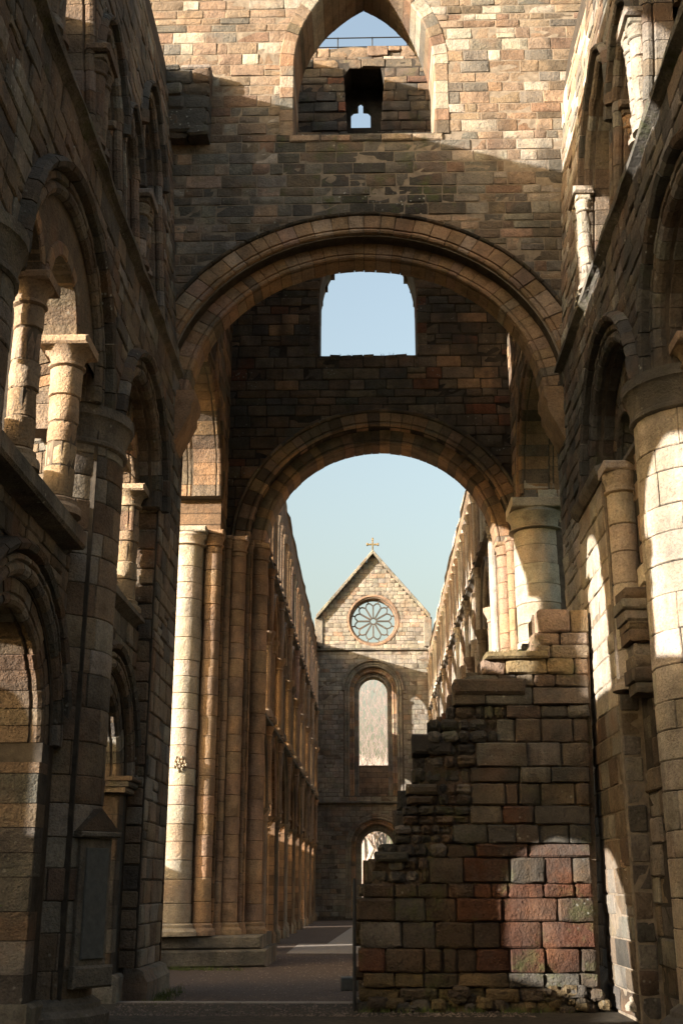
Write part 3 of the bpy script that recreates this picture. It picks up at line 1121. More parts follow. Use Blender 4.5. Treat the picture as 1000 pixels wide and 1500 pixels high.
    masonry(th, TL, 9, end - .45, 12.5, 19.2, both(*[a.excl(12.75, .3) for a in CL]), face if side < 0 else (lambda u, v: 'right' if u > 19.8 else face), rng, mat='sandstone_dark' if side < 0 else 'sandstone', h=(.26, .38), l=(.35, .8), parent=fw)
    for a in CL:
        if a.cu < 11:
            continue
        rc = ring_core(th, TL, a, .02, .2, -.4, -.02, n=8)
        ring(th, TL, a, rollp(0, .2, -.42, .05, .085), 7, darkp, rng, 'sandstone', parent=rc)
        ring(th, TL, a, HOODS(.22, .36, .16), 6, 'left_dark', rng, 'sandstone_dark', name='hood_stone', parent=rc)
        if side > 0 or a.r < .8:
            ring(th, lambda u, v, w: TL(u, v, w - .42), a, rollp(-.16, .12, -.3, -.02, .08), 6, darkp, rng, 'sandstone', parent=rc)
        for s in (-1, 1):
            jamb(th, TL, a.cu + s * a.r, s, 12.75, a.spring, rollp(0, .18, -.42, .03, .08), darkp, rng, 'sandstone', h=(.25, .42), parent=rc)
    for yc, w, zt in pairs:
        xx = TL(0, (12.7 + zt) / 2, w)[0]
        pl = 'warm' if w < 0 else ('pier_pale' if side > 0 else 'left')
        for d in (-.15, .15):
            shaft(th, xx, yc + d, .13, 12.6, zt, pl, rng, mat='sandstone_clean' if side > 0 and w > 0 else 'sandstone', h=(.25, .42), cap=.36, base=.2, n=12, ab=1.12, name='clerestory_shaft', wear=.09)
        xa, xb = sorted((xx - .2, xx + .2))
        th.part('abacus', *abox(xa, xb, yc - .36, yc + .36, zt + .002, zt + .16, .04), 'sandstone', tone(pl, rng))
    course(th, 'clerestory_string', T0, y0, end - .95, STR(12.38, .15), 'sandstone_mossy', GREY, rng, seg=.5, jit=.02)
    return th, rng, X, T0, TB


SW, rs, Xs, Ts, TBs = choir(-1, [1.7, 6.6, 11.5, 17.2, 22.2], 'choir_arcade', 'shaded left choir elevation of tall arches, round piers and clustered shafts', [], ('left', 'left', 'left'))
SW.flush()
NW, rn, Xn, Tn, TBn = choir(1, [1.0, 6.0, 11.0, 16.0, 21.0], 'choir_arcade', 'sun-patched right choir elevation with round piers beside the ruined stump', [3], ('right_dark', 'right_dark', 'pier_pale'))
# engaged shaft, impost and ragged springer of the lost arch
shaft(NW, 4.0, 18.55, .23, .2, 2.3, 'right', rn, mat='sandstone', h=(.3, .5), cap=.12, base=.2, n=12, ab=1.0, name='broken_shaft', wear=.5)
pil = NW.part('pilaster', *abox(3.79, 4.2, 18.15, 20.45, 0, 8.28), 'mortar_pale', SOOT)
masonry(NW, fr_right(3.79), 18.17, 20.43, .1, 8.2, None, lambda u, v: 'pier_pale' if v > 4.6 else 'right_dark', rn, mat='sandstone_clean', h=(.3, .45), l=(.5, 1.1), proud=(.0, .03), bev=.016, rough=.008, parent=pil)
masonry(NW, fr_front(18.15), 3.8, 4.1, .1, 8.2, None, 'right_dark', rn, h=(.3, .45), l=(.3, .5), proud=(.0, .02), parent=pil)
course(NW, 'impost', fr_right(3.79), 18.05, 20.5, [(8.22, -.3), (8.22, .03), (8.3, .12), (8.42, .14), (8.46, .02), (8.46, -.3)], 'sandstone_dark', GREY, rn)
shaft(NW, 3.97, 17.72, .23, 4.7, 8.3, 'pier_pale', rn, mat='sandstone_clean', h=(.4, .6), cap=.5, base=.2, n=14, ab=1.25, name='respond_shaft')
z = 6.1
for k in range(9):
    hh = rn.uniform(.11, .2)
    out = .05 + .14 * math.sin(k * 1.15) * (1 if k % 2 else .4) + (.14 if k < 5 else -.05)
    V, Fc = stone(fr_front(17.05 - .02 * k), 3.78 - out * .4, 4.4, z - hh, z, .12 + out * .4, rn, .035, .02, back=-.4)
    NW.piece('broken_springer_stone', V, Fc, tone('right_dark', rn), 'sandstone_dark')
    z -= hh
NW.flush()


# ------------------------------------------------------------------ nave walls
NB0, NP, NBN = 34.55, 4.9, 8


def nave(side, face, name, label, pal):
    T0 = fr_left(face) if side < 0 else fr_right(face)
    X = lambda w: T0(0, 0, w)[0]
    rng = random.Random(31 if side < 0 else 32)
    th = Thing(name, label, 'arcade', (X(-.6), 54, 0))
    ya, yb = 33.9, 75.98
    top = 17.1 if side < 0 else 16.6
    cs = [NB0 + NP * (k + .5) for k in range(NBN)]
    ar = [Arch(c, 4.35, 1.62, 1.0) for c in cs]
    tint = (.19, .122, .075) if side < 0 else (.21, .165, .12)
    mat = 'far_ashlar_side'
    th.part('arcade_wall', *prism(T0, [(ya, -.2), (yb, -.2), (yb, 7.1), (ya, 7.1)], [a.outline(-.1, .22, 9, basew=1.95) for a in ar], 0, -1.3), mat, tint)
    tri = [Arch(c, 9.9, 1.45, .55) for c in cs]
    th.part('gallery_wall', *prism(T0, [(ya, 7.1), (yb, 7.1), (yb, 12.5), (ya, 12.5)], [a.outline(7.45, .2, 8) for a in tri], 0, -.5), mat, tint)
    lan = []
    for c in cs:
        lan += [Arch(c + (q - 1.5) * 1.225, 15.0, .42, .35) for q in range(4)]
    th.part('clerestory_wall', *prism(T0, [(ya, 12.5), (yb, 12.5), (yb, top), (ya, top)], [a.outline(12.75, .08, 5) for a in lan], 0, -.35), mat, tint)
    wins = [[(c - 2.2, 12.95), (c + 2.2, 12.95), (c + 2.2, 16.0), (c - 2.2, 16.0)] for c in cs] if side < 0 else []
    for k in range(NBN if side > 0 else 0):
        for q in range(4):
            a = lan[k * 4 + q]
            wins.append(Arch(a.cu, 15.0, .4, .3).outline(12.95, 0, 5))
    th.part('passage_wall', *prism(T0, [(ya, 12.5), (yb, 12.5), (yb, top - .1), (ya, top - .1)], wins, -.85, -1.3), mat, tint)
    course(th, 'coping', T0, ya, yb, [(top - .02, -1.35), (top - .02, .06), (top + .16, .02), (top + .2, -1.3)], 'sandstone', PALE, rng, seg=1.2, jit=.05)
    for z, p, nm in ((7.1, .2, 'gallery_string'), (12.5, .18, 'clerestory_string')):
        course(th, nm, T0, ya, yb, STR(z, p), 'sandstone_dark', GREY, rng, seg=1.5)
    for k in range(NBN):
        c = cs[k]
        a = ar[k]
        oa = th.part('arcade_arch', *sweep_all(T0, a, rollp(.0, .24, -1.25, -.1, .09)), 'sandstone', tone(pal, rng))
        th.part('moulding', *sweep_all(T0, a, rollp(.24, .42, -.2, .07, .07)), 'sandstone', tone(pal, rng), oa)
        th.part('hood', *sweep_all(T0, a, HOODS(.42, .54, .15)), 'sandstone_dark', tone(pal, rng), oa)
        t = tri[k]
        og = th.part('gallery_arch', *sweep_all(T0, t, rollp(0, .22, -.5, .06, .08)), 'sandstone', tone(pal, rng))
        th.part('hood', *sweep_all(T0, t, HOODS(.22, .34, .13)), 'sandstone_dark', tone(pal, rng), og)
        # twin lancets inside the gallery arch
        sub = [Arch(c - .72, 9.6, .52, .35), Arch(c + .72, 9.6, .52, .35)]
        out = [(c - 1.75, 7.15), (c + 1.75, 7.15), (c + 1.75, 12.4), (c - 1.75, 12.4)]
        sc = th.part('gallery_screen', *prism(T0, out, [s.outline(7.5, 0, 6) for s in sub], -.5, -.85), mat, (.26, .14, .075))
        for s in sub:
            th.part('lancet_arch', *sweep_all(T0, s, rollp(0, .14, -.6, -.42, .05)), 'sandstone', tone(pal, rng), sc)
        for yy, r in ((c, .15), (c - 1.36, .14), (c + 1.36, .14), (c - 1.62, .15), (c + 1.62, .15)):
            col = lathe_part(th, 'gallery_shaft', X(-.3 if abs(yy - c) < 1.5 else .06), yy, [(r * 1.6, 7.2), (r * 1.5, 7.4), (r, 7.5), (r, 9.6), (r * 1.25, 9.62), (r * 1.1, 9.7), (r * 1.9, 9.95), (r * 1.9, 10.05)], 'sandstone', tone(pal, rng), n=10)
        for q in range(4):
            l = lan[k * 4 + q]
            th.part('lancet_arch', *sweep_all(T0, l, rollp(0, .15, -.33, .05, .06)), 'sandstone', tone(pal, rng))
            for s in (-1, 1):
                r = .115
                lathe_part(th, 'clerestory_shaft', X(.07), l.cu + s * .5, [(r * 1.5, 12.6), (r, 12.8), (r, 14.7), (r * 1.2, 14.72), (r * 1.05, 14.8), (r * 1.8, 15.0), (r * 1.8, 15.08)], 'sandstone', tone(pal, rng), n=8)
    for k in range(NBN + 1):
        y = NB0 + NP * k
        if y < 75:
            for z0, z1 in ((4.5, 7.0), (7.2, 12.4), (12.6, 15.1)):
                r = .14
                lathe_part(th, 'wall_shaft', X(.06), y, [(r * 1.5, z0), (r, z0 + .2), (r, z1 - .35), (r * 1.3, z1 - .33), (r * 1.1, z1 - .25), (r * 1.8, z1)], 'sandstone', tone(pal, rng), n=10)
    # clustered piers
    for k in range(NBN + 1):
        y = NB0 + NP * k
        pc = lathe_part(th, 'pier', X(-.62), y, [(.75, 0), (.75, .3), (.66, .45), (.55, .5), (.55, 3.9), (.66, 4.0), (.62, 4.08), (.8, 4.3), (.8, 4.42)], 'sandstone', tone(pal, rng), n=16)
        for q in range(8):
            a = q * math.pi / 4 + math.pi / 8 * 0
            if math.cos(a) * side > .8:
                continue
            r = .15 if q % 2 == 0 else .1
            px, py = X(-.62) + .58 * math.cos(a), y + .58 * math.sin(a)
            lathe_part(th, 'pier_shaft', px, py, [(r * 1.7, .02), (r * 1.7, .3), (r * 1.4, .42), (r, .5), (r, 3.92), (r * 1.3, 3.96), (r * 1.1, 4.04), (r * 1.6, 4.28), (r * 1.7, 4.34)], 'sandstone', tone(pal, rng), pc, n=8)
    return th


def sweep_all(T, A, prof, n=8):
    rings = []
    for side in (-1, 1):
        for k in (range(n + 1) if side < 0 else range(n - 1, -1, -1)):
            rings.append([T(*A.at(side, k / n, r), w) for r, w in prof])
    return sweep_piece(rings)


nave(-1, 3.5, 'nave_arcade', 'long shaded left nave elevation of three arcaded storeys beyond the tower', 'ring')
nave(1, 3.8, 'nave_arcade', 'right nave elevation of three storeys with sun flecks, behind the stump', 'right')

# ------------------------------------------------------------------ west front with gable and wheel window
WF = Thing('west_front', 'far gabled church front with wheel window, tall round-headed window and cross', 'church front', (0.2, 76.5, 0))
TF = fr_front(76.0)
rw = random.Random(41)
gc = .2
rose_z, rose_r = 18.68, 1.5
circ = [(gc + rose_r * math.cos(k * math.pi / 16), rose_z + rose_r * math.sin(k * math.pi / 16)) for k in range(32)]
tallw = Arch(.15, 14.05, .92)
door = Arch(.35, 4.3, 1.15)
body = [(-4.9, -.2), (5.2, -.2), (5.2, 16.75), (-4.9, 16.75)]
wf_b = WF.part('front_wall', *prism(TF, body, [tallw.outline(7.4, .9, 10), door.outline(-.1, .5, 10)], 0, -.8), 'mortar', SOOT)
WF.part('window_wall', *prism(TF, [(-1.6, 6.9), (1.9, 6.9), (1.9, 15.9), (-1.6, 15.9)], [tallw.outline(9.35, 0, 10)], -.7, -1.4), 'far_ashlar_front', BUFF)
WF.part('door_wall', *prism(TF, [(-1.9, -.1), (2.6, -.1), (2.6, 6.2), (-1.9, 6.2)], [door.outline(-.1, -.15, 10)], -.7, -1.4), 'far_ashlar_front', PINK)
gab = [(-3.28, 16.75), (3.68, 16.75), (3.68, 19.0), (gc, 23.1), (-3.28, 19.0)]
wf_g = WF.part('gable', *prism(TF, gab, [circ], -.02, -.9), 'mortar', SOOT)
pal_w = lambda u, v: 'front'
masonry(WF, TF, -3.5, 3.9, .2, 16.6, both(tallw.excl(7.4, 1.0), door.excl(0, .85)), pal_w, rw, mat='sandstone', h=(.24, .36), l=(.35, .75), parent=wf_b, fine=False, proud=(.0, .025), bev=.012, rough=.005)


def gable_ends(v):
    return (-3.28, 3.68) if v < 19 else (gc - 3.48 * (23.1 - v) / 4.1, gc + 3.48 * (23.1 - v) / 4.1)


masonry(WF, TF, -3.3, 3.7, 16.8, 22.9, lambda a, b: [(gc - h, gc + h) for h in [math.sqrt(max(0, 1.72 ** 2 - ((a + b) / 2 - rose_z) ** 2))] if h > 0], pal_w, rw, mat='sandstone_clean', h=(.22, .34), l=(.3, .7), parent=wf_g, fine=False, ends=gable_ends, proud=(.0, .022), bev=.012, rough=.005)
for s in (-1, 1):
    a, b = (gc + s * 3.75, 18.85), (gc, 23.28)
    n = 9
    for k in range(n):
        p = [(a[0] + (b[0] - a[0]) * (k + q) / n, a[1] + (b[1] - a[1]) * (k + q) / n) for q in (.02, .98)]
        rings = [[TF(x, z + dz, w) for dz, w in ((-.12, -.95), (-.12, .42), (.1, .42), (.16, .3), (.16, -.95))] for x, z in p]
        V, Fc = sweep_piece(rings)
        WF.piece('coping_stone', V, Fc, tone('front', rw), 'sandstone_mossy', wf_g)
    V, Fc = boxp(TF, *(sorted((gc + s * 3.3, gc + s * 3.85))), 16.9, 18.85, -1.0, .12, .04)
    WF.part('gable_pinnacle', V, Fc, 'sandstone', GREY)
    V, Fc = boxp(TF, *(sorted((gc + s * 3.6, gc + s * 4.4))), 15.6, 17.3, -1.0, .05, .04)
    WF.part('turret', V, Fc, 'sandstone', BUFF)
# ledge sloping at the left of the gable and strings
course(WF, 'upper_string', TF, -3.5, 3.9, STR(16.7, .2), 'sandstone_mossy', GREY, rw)
course(WF, 'middle_string', TF, -3.5, 3.9, STR(6.98, .24), 'sandstone_mossy', GREY, rw)
V, Fc = boxp(TF, -.12 + gc, .12 + gc, 23.1, 23.4, -.3, .02, .04)
cr = WF.part('gable_cross', V, Fc, 'sandstone_mossy', OCHRE, label='small stone cross on the tip of the gable')
for (x0, x1, z0, z1) in ((-.05, .05, 23.4, 24.25), (-.33, -.055, 23.86, 23.96), (.055, .33, 23.86, 23.96)):
    WF.part('cross_arm', *boxp(TF, gc + x0, gc + x1, z0, z1, -.2, -.06, .015), 'sandstone_mossy', OCHRE, cr)
for (x, z) in ((-.36, 23.91), (.36, 23.91), (0, 24.28)):
    WF.part('cross_tip', *boxp(TF, gc + x - .06, gc + x + .06, z - .09, z + .09, -.22, -.04, .02), 'sandstone_mossy', OCHRE, cr)
# wheel window tracery
fr_ = WF.part('wheel_frame', *sweep_piece([[TF(gc + r * math.cos(a), rose_z + r * math.sin(a), w) for r, w in ((1.42, -.7), (1.58, -.7), (1.72, .04), (1.60, .06), (1.44, -.25))] for a in [k * math.pi / 24 for k in range(49)]]), 'sandstone', PINK)


def bar(p, q, wd, w0=-.42, w1=-.28):
    dx, dz = q[0] - p[0], q[1] - p[1]
    L = math.hypot(dx, dz)
    nx, nz = -dz / L * wd / 2, dx / L * wd / 2
    return prism(TF, [(p[0] - nx, p[1] - nz), (q[0] - nx, q[1] - nz), (q[0] + nx, q[1] + nz), (p[0] + nx, p[1] + nz)], [], w1, w0)


P = lambda r, a: (gc + r * math.cos(a), rose_z + r * math.sin(a))
hub = WF.part('wheel_hub', *sweep_piece([[TF(gc + r * math.cos(a), rose_z + r * math.sin(a), w) for r, w in ((.17, -.42), (.25, -.42), (.25, -.28), (.17, -.28))] for a in [k * math.pi / 8 for k in range(17)]]), 'sandstone_dark', (.09, .078, .068))
for k in range(12):
    a = k * math.pi / 6 + math.pi / 12 * 0
    sp = WF.part('wheel_spoke', *bar(P(.24, a), P(1.02, a), .1), 'sandstone_dark', (.09, .078, .068))
    d = math.pi / 6
    for q, (p1, p2) in enumerate((((1.02, a), (1.2, a + d * .3)), ((1.2, a + d * .3), (1.24, a + d * .5)), ((1.02, a), (1.2, a - d * .3)), ((1.2, a - d * .3), (1.24, a - d * .5)))):
        WF.part('petal_bar', *bar(P(*p1), P(*p2), .07, -.42 - .002 * q, -.28 + .002 * q), 'sandstone_dark', (.09, .078, .068), sp)
    WF.part('petal_bar', *bar(P(1.22, a + d * .5), P(1.46, a + d * .5), .07, -.415, -.285), 'sandstone_dark', (.09, .078, .068), sp)
# tall window mouldings
for r0, r1, w0, w1, pal in ((.0, .3, -.72, -.45, 'front'), (.3, .6, -.5, -.2, 'ring'), (.6, .92, -.25, .05, 'front'), (.95, 1.1, -.1, .16, 'front')):
    oc = ring_core(WF, TF, tallw, r0 + .03, r1 - .03, w0, w1 - .06)
    ring(WF, TF, tallw, rollp(r0, r1, w0, w1, min(.09, (r1 - r0) * .4)), 9, pal, rw, parent=oc)
    if r1 < 1:
        for s in (-1, 1):
            jamb(WF, TF, tallw.cu + s * .92, s, 7.4, 14.05, rollp(r0, r1, w0, w1, min(.09, (r1 - r0) * .4)), pal, rw, parent=oc)
for r0, r1, w0, w1, pal in ((-.15, .2, -.72, -.3, 'front'), (.2, .5, -.4, -.05, 'ring'), (.5, .85, -.2, .08, 'front')):
    oc = ring_core(WF, TF, door, r0 + .03, r1 - .03, w0, w1 - .06)
    ring(WF, TF, door, rollp(r0, r1, w0, w1, min(.09, (r1 - r0) * .4)), 8, pal, rw, parent=oc)
    for s in (-1, 1):
        jamb(WF, TF, door.cu + s * 1.15, s, .1, 4.3, rollp(r0, r1, w0, w1, .09), pal, rw, parent=oc)
WF.flush()

# ------------------------------------------------------------------ ruined stump of cross wall
ST = Thing('ruined_stump', 'broken stump of thick masonry with stepped left edge on the right of the floor', 'ruined wall', (1.8, 20.6, 0))
YS = 19.9
TS = fr_front(YS)
rs2 = random.Random(51)
edge = [(-.1, -.2), (2.0, -.22), (2.12, -.05), (2.45, .12), (2.62, .36), (3.0, .48), (3.5, .62), (3.9, .8), (4.3, .95), (4.65, 1.28), (5.0, 1.5), (5.3, 1.62), (5.62, 1.98), (5.72, 2.8), (6.32, 2.86), (6.4, 3.7)]


def left_edge(v):
    for (z0, x0), (z1, x1) in zip(edge, edge[1:]):
        if z0 <= v <= z1:
            return x0 + (x1 - x0) * (v - z0) / (z1 - z0)
    return 3.7


def right_edge(v):
    return 3.42 + .05 * v if v > 2.0 else 3.52


core = [(-.05, -.1), (3.55, -.1), (3.75, 6.2), (2.98, 6.2), (2.95, 5.6), (2.1, 5.5), (1.75, 5.2), (1.4, 4.6), (1.05, 4.2), (.72, 3.4), (.5, 2.6), (-.02, 1.95)]
sc_ = ST.part('core', *prism(TS, core, [], -.07, -1.7), 'rubble', UMBER)


def pal_s(u, v):
    if v > 5.3:
        return 'stub_top'
    if v < .62:
        return 'stub_ochre'
    if .62 <= v < 2.6:
        return 'stub_red' if u > .9 else 'stub'
    return 'stub'


v = .0
while v < 6.3:
    hh = rs2.choice((.16, .22, .26, .3, .36, .4)) if v > .3 else .2
    if 5.3 < v < 5.45:
        hh = 5.62 - v
    vm = v + hh / 2
    u, e = left_edge(vm) + rs2.uniform(-.12, .1), right_edge(vm)
    big = rs2.random() < .5
    while u < e - .05:
        ll = rs2.uniform(.22, .6) if not big else rs2.uniform(.4, .9)
        if u + ll > e - .22:
            ll = e - u
        rubbly = u < left_edge(vm) + .9 and 2.0 < vm < 4.9
        if rubbly:
            # torn core: small stones bedded deep
            n = 2 if hh > .26 else 1
            ll = rs2.uniform(.14, .34)
            for q in range(n):
                V, Fc = stone(TS, u + .01, u + ll - .01, v + hh * q / n + .01, v + hh * (q + 1) / n - .01, rs2.uniform(-.06, .1), rs2, .05, .03, back=-.5)
                ST.piece('rubble_stone', V, Fc, tone('left_dark', rs2), 'rubble', sc_)
        else:
            V, Fc = stone(TS, u + .008, u + ll - .008, v + .008, v + hh - .008, rs2.uniform(-.01, .07) + (.04 if vm < 1.9 else 0), rs2, rs2.uniform(.016, .034), .022, back=-.4)
            ST.piece('stone', V, Fc, tone(pal_s(u + ll / 2, vm), rs2), 'rubble' if vm < 2 or vm > 5.2 else 'sandstone_dark', sc_)
        u += ll
    # ends of the courses down the torn side
    d = .25
    ue = left_edge(vm)
    yy = .35
    while yy < 1.6:
        ll = rs2.uniform(.25, .5)
        if rs2.random() < .85:
            x0 = ue + rs2.uniform(-.14, .16)
            V, Fc = abox(x0, x0 + .6, YS + yy, YS + yy + ll - .02, v + .01, v + hh - .01, .04)
            V = [(x + rs2.uniform(-.02, .02), y, z + rs2.uniform(-.02, .02)) for x, y, z in V]
            ST.piece('stone', V, Fc, tone('stub', rs2), 'rubble', sc_)
        yy += ll
    v += hh
# long stones left sticking out, and rubble footing
for (x0, x1, z0, z1, y) in ((.70, 1.35, 4.02, 4.34, .0), (.56, 1.1, 3.36, 3.52, -.02), (.6, 1.0, 3.2, 3.34, -.05), (1.4, 2.6, 5.0, 5.26, -.08), (1.95, 3.0, 5.60, 5.72, -.1), (.05, .6, 2.3, 2.45, -.05)):
    V, Fc = abox(x0, x1, YS + y - .05, YS + .7, z0, z1, .04)
    V = [(x + rs2.uniform(-.02, .02), yy + rs2.uniform(-.02, .02), z + rs2.uniform(-.012, .012)) for x, yy, z in V]
    ST.piece('stone', V, Fc, tone('stub_top' if z0 > 5.5 else 'stub', rs2), 'rubble' if z0 > 5.5 else 'sandstone_dark', sc_)
for k in range(46):
    x = rs2.uniform(-.1, 3.5)
    z0 = rs2.uniform(.0, .3) * (1 if x > 1 else .4)
    s = rs2.uniform(.08, .2)
    V, Fc = stone(TS, x, x + s * rs2.uniform(1, 1.7), z0, z0 + s, rs2.uniform(.08, .26), rs2, .05, .02, back=-.2)
    ST.piece('rubble_stone', V, Fc, tone('stub_ochre', rs2), 'rubble', sc_)
ST.flush()

# ------------------------------------------------------------------ low outer walls of the lost aisles (cast the lower shade)
def outer_wall(name, label, x, y0, y1, h, holes=()):
    th = Thing(name, label, 'wall', (x, (y0 + y1) / 2, 0))
    T = fr_left(-x)
    rng = random.Random(int(y0))
    top = [(y1 - (y1 - y0) * k / 12, h + rng.uniform(-.12, .12)) for k in range(13)]
    th.part('wall_body', *prism(T, [(y0, -.2), (y1, -.2)] + top, list(holes), 0, -1.0), 'far_ashlar_side', GREY)
    return th


outer_wall('aisle_wall', 'low ruined outer wall left of the nave arcade', -8.5, 34.5, 76, 5.2, [[(37.6, .05), (39.2, .05), (39.2, 3.6), (37.6, 3.6)], [(58.2, .05), (60.4, .05), (60.4, 3.6), (58.2, 3.6)]])
outer_wall('transept_wall', 'low ruined wall outside the left crossing arch', -11.0, 19.0, 34.0, 4.1)

# unseen walls added behind the viewpoint to cut ambient light from the east
PB = Thing('ambient_block_wall', 'unseen end and side walls added behind the viewpoint to cut ambient light', 'wall', (0, -12, 0))
PB.part('end_wall', *prism(fr_back(-14.0), [(-5.6, -.2), (5.6, -.2), (5.6, 8.6), (3.2, 9.3), (-1, 8.8), (-5.6, 9.2)], [Arch(0, 6.2, 1.0, .4).outline(3.0, 0, 8)], 0, -1.2), 'far_ashlar_front', DUN)
for s, T in ((-1, fr_left(4.2)), (1, fr_right(4.2))):
    PB.part('side_wall', *prism(T, [(-13.99, -.2), (2.1 if s < 0 else .9, -.2), (2.1 if s < 0 else .9, 13.5), (-4, 12.2), (-13.99, 10)], [], 0, -1.3), 'far_ashlar_side', DUN)

CH = Thing('sky_block_wall', 'unseen cross wall added outside the left choir wall to block eastern sky light', 'wall', (-9, 4.5, 0))  # added out of view to hide bright eastern sky from the arcade jamb
CH.part('wall_body', *prism(fr_back(5.0), [(-13, -.2), (-5.65, -.2), (-5.65, 8.5), (-8, 8.1), (-11, 6.5), (-13, 5.0)], [], 0, -1.0), 'far_ashlar_front', DUN)
outer_wall('aisle_wall', 'low outer wall of the choir aisle on the left, added unseen to block sun', -10.5, 6.0, 12.15, 4.3)  # added out of view; height chosen to stop low sun on the jamb
outer_wall('sun_block_wall', 'taller unseen wall on the left, added to keep sun off the jamb', -10.5, 12.2, 18.9, 6.2)  # added higher stretch that blocks sun from the near arcade jamb

# ------------------------------------------------------------------ bare trees on the rise beyond the front
def bare_tree(x, y, h, seed, where):
    rng = random.Random(seed)
    z0 = -.1 + max(0, (y - 84) * .085)
    th = Thing('bare_tree', 'bare winter tree ' + where, 'tree', (x, y, z0), 'bare trees beyond the front')
    parts = {'trunk': ([], []), 'crown': ([], [])}

    def limb(p, d, L, r, depth):
        V, Fc = parts['trunk' if depth < 2 else 'crown']
        segs = 3 if depth < 2 else 2
        m = 6 if depth < 2 else 3
        pts = [p]
        for k in range(segs):
            d = (d + Vector((rng.uniform(-.14, .14), rng.uniform(-.14, .14), rng.uniform(-.02, .1)))).normalized()
            pts.append(pts[-1] + d * (L / segs))
        n0 = len(V)
        ax = d.orthogonal().normalized(); bx = d.cross(ax)
        for k, q in enumerate(pts):
            rr = r * (1 - .55 * k / segs)
            for i in range(m):
                a = 2 * math.pi * i / m
                V.append(tuple(q + ax * rr * math.cos(a) + bx * rr * math.sin(a)))
        for k in range(segs):
            for i in range(m):
                j = (i + 1) % m
                Fc.append((n0 + k * m + i, n0 + k * m + j, n0 + k * m + m + j, n0 + k * m + m + i))
        if depth >= 5:
            return
        for q in range(rng.choice((3, 4)) if depth < 4 else 3):
            t = rng.uniform(.45, 1.0)
            b = pts[min(segs, int(t * segs))]
            nd = (d + Vector((rng.uniform(-.9, .9), rng.uniform(-.9, .9), rng.uniform(-.1, .6)))).normalized()
            limb(b, nd, L * rng.uniform(.55, .75), r * (.5 if depth < 3 else .55), depth + 1)

    limb(Vector((x, y, z0 - .2)), Vector((0, 0, 1)), h * .34, h * .02, 0)
    tr = th.part('trunk', *parts['trunk'], 'bark', BUFF)
    th.part('crown', *parts['crown'], 'bark', BUFF)


WHERE = ('nearest the front, left of its tall window', 'nearest the front, in the middle of its tall window', 'nearest the front, right of its tall window', 'of the second row, left of the window centre',
         'of the second row, right of the window centre', 'of the back row, far left', 'of the back row, in the middle', 'of the back row, far right')
for k, (x, y, h) in enumerate(((-2.6, 88, 17), (.9, 90, 18), (3.4, 93, 17), (-.6, 97, 20), (2.2, 101, 21), (-4.4, 104, 19), (.4, 108, 22), (4.8, 110, 21))):
    bare_tree(x, y, h, 60 + k, WHERE[k])


def far_wood():
    """leafless wood on the hillside, one mass of twigs"""
    rng = random.Random(77)
    V, Fc = [], []
    for k in range(14000):
        x = rng.uniform(-12, 14); y = rng.uniform(112, 150)
        z = (y - 84) * .085 + rng.uniform(0, 20)
        L = rng.uniform(.6, 2.2)
        dx, dz = rng.uniform(-.5, .5) * L, L * rng.uniform(.5, 1)
        r = rng.uniform(.012, .035)
        n = len(V)
        V += [(x - r, y, z), (x + r, y, z), (x + dx, y + rng.uniform(-.4, .4), z + dz)]
        Fc.append((n, n + 1, n + 2))
    o = bpy.data.objects.new('bare_woodland', new_mesh('bare_woodland', V, Fc, 'wood_mass'))
    COL.objects.link(o)
    o['kind'] = 'stuff'
    o['label'] = 'leafless winter wood on the hillside beyond the front'
    o['category'] = 'woodland'


far_wood()

# ------------------------------------------------------------------ small things
MT = Thing('memorial_tablet', 'narrow slate memorial tablet with stone gable on the left pier', 'memorial', (-3.9, 16.9, 2.0))
rm = random.Random(71)

def tablet():
    # stands proud of the near left pier, facing the nave axis
    c = Vector((-4.65, 17.2, 0))
    ang = math.radians(-38)
    ex = Vector((-math.sin(ang), math.cos(ang), 0)); en = Vector((math.cos(ang), math.sin(ang), 0))
    T = lambda u, v, w: tuple(c + ex * u + en * (.82 + w) + Vector((0, 0, v)))
    MT.part('backing', *boxp(T, -.02, .52, .62, 2.55, -.2, .06, .02), 'sandstone_dark', GREY)
    MT.part('slab', *boxp(T, .06, .44, .98, 2.42, .05, .1, .01), 'slate', GREY)
    MT.part('sill', *boxp(T, -.08, .58, .62, .9, .0, .16, .03), 'sandstone_dark', GREY)
    MT.part('cornice', *boxp(T, -.1, .6, 2.56, 2.64, -.1, .16, .02), 'sandstone_dark', GREY)
    MT.part('pediment', *prism(T, [(-.08, 2.65), (.58, 2.65), (.25, 2.95)], [], .12, -.1), 'sandstone_dark', UMBER)


tablet()
BL = Thing('small_block', 'small pale stone block on the gravel at the foot of the stump', 'stone', (-.35, 24.6, 0))
BL.part('block', *abox(-.62, -.2, 24.4, 24.8, 0, .24, .02), 'slate', PALE)
RL = Thing('tower_railing', 'thin metal handrail along the top of the tower', 'railing', (0, 33.2, 28.7))
for z in (29.05, 29.42):
    RL.part('rail', *abox(-3, 3, 33.18, 33.22, z, z + .035, .008), 'metal')
for x in (-2.6, -.95, .22, 1.4, 2.6):
    RL.part('post', *abox(x - .02, x + .02, 33.225, 33.26, 28.6, 29.5, .006), 'metal')
HP = Thing('metal_post', 'slim dark metal post at the left edge of the stump', 'post', (-.29, 19.85, 0))
HP.part('pole', *lathe(-.29, 19.85, [(.028, 0), (.028, 2.0), (.02, 2.04)], 10), 'metal')
HP.part('foot', *lathe(-.29, 19.85, [(.08, 0), (.08, .03), (.04, .05)], 12), 'metal')

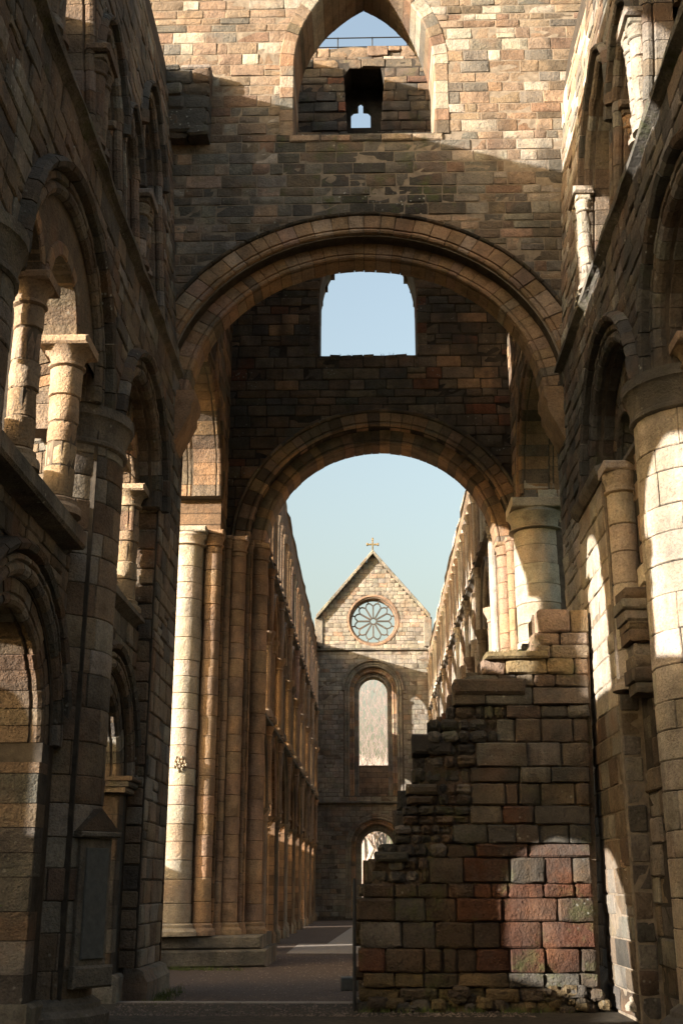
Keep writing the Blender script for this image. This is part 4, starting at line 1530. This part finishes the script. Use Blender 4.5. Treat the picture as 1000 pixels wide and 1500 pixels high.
PLN = Thing('wall_plant', 'small leafy plant growing at the left frame edge beside the pier', 'plant', (-3.75, 11.9, .2))
rp = random.Random(91)
V, Fc = [], []
for k in range(260):
    z = rp.uniform(.35, 2.15)
    x = -3.86 + rp.gauss(0, .05); y = 11.95 + rp.gauss(0, .14)
    a, b = rp.uniform(0, 6.28), rp.uniform(-.6, .9)
    d = Vector((math.cos(a) * math.cos(b), math.sin(a) * math.cos(b), math.sin(b)))
    e = d.orthogonal().normalized()
    L = rp.uniform(.05, .1)
    p = Vector((x, y, z))
    n = len(V)
    V += [tuple(p), tuple(p + d * L * .5 + e * L * .3), tuple(p + d * L), tuple(p + d * L * .5 - e * L * .3)]
    Fc.append((n, n + 1, n + 2, n + 3))
PLN.part('leaves', V, Fc, 'leaf')
V, Fc = [], []
for k in range(5):
    x0 = -3.88 + .03 * k
    rings = []
    for q in range(7):
        z = q * .34
        cx, cy = x0 + .05 * math.sin(q * 1.3 + k), 11.9 + .06 * k + .05 * math.cos(q * 1.7 + k)
        rings.append([(cx + .008 * math.cos(a), cy + .008 * math.sin(a), z) for a in (0, 2.1, 4.2)])
    v2, f2 = sweep_piece(rings)
    n = len(V)
    V += v2
    Fc += [tuple(i + n for i in f) for f in f2]
PLN.part('stem', V, Fc, 'bark')


def tufts():
    """grass and weeds along the wall feet and on the broken tops"""
    rng = random.Random(19)
    V, Fc = [], []
    spots = []
    for k in range(46):
        spots.append((rng.uniform(-.2, 3.4), 19.72 + rng.uniform(-.1, .06), .06, .5))
    for k in range(40):
        spots.append((rng.uniform(-5.4, -3.1), 30.2 + rng.uniform(-.15, .2), 0, .6))
    for k in range(36):
        spots.append((-3.72 + rng.uniform(-.1, .12), rng.uniform(20.6, 24), .0 if rng.random() < .8 else .06, .6))
    for k in range(26):
        spots.append((rng.uniform(2.0, 2.8), 19.95 + rng.uniform(0, .8), 5.74, .4))
    for k in range(20):
        spots.append((rng.uniform(-1.3, 1.3), 32.8 + rng.uniform(-.2, .5), 17.28, .7))
    for (x, y, z, k) in spots:
        for q in range(9):
            a = rng.uniform(0, 6.28)
            L = rng.uniform(.08, .24) * k
            px, py = x + rng.gauss(0, .05), y + rng.gauss(0, .04)
            dx, dy = math.cos(a) * L * .5, math.sin(a) * L * .5
            n = len(V)
            V += [(px - .006, py, z - .01), (px + .006, py, z - .01), (px + dx, py + dy, z + L)]
            Fc.append((n, n + 1, n + 2))
    o = bpy.data.objects.new('grass_tufts', new_mesh('grass_tufts', V, Fc, 'leaf'))
    COL.objects.link(o)
    o['kind'] = 'stuff'
    o['label'] = 'small tufts of grass and weeds along the wall feet and broken tops'
    o['category'] = 'grass'


tufts()
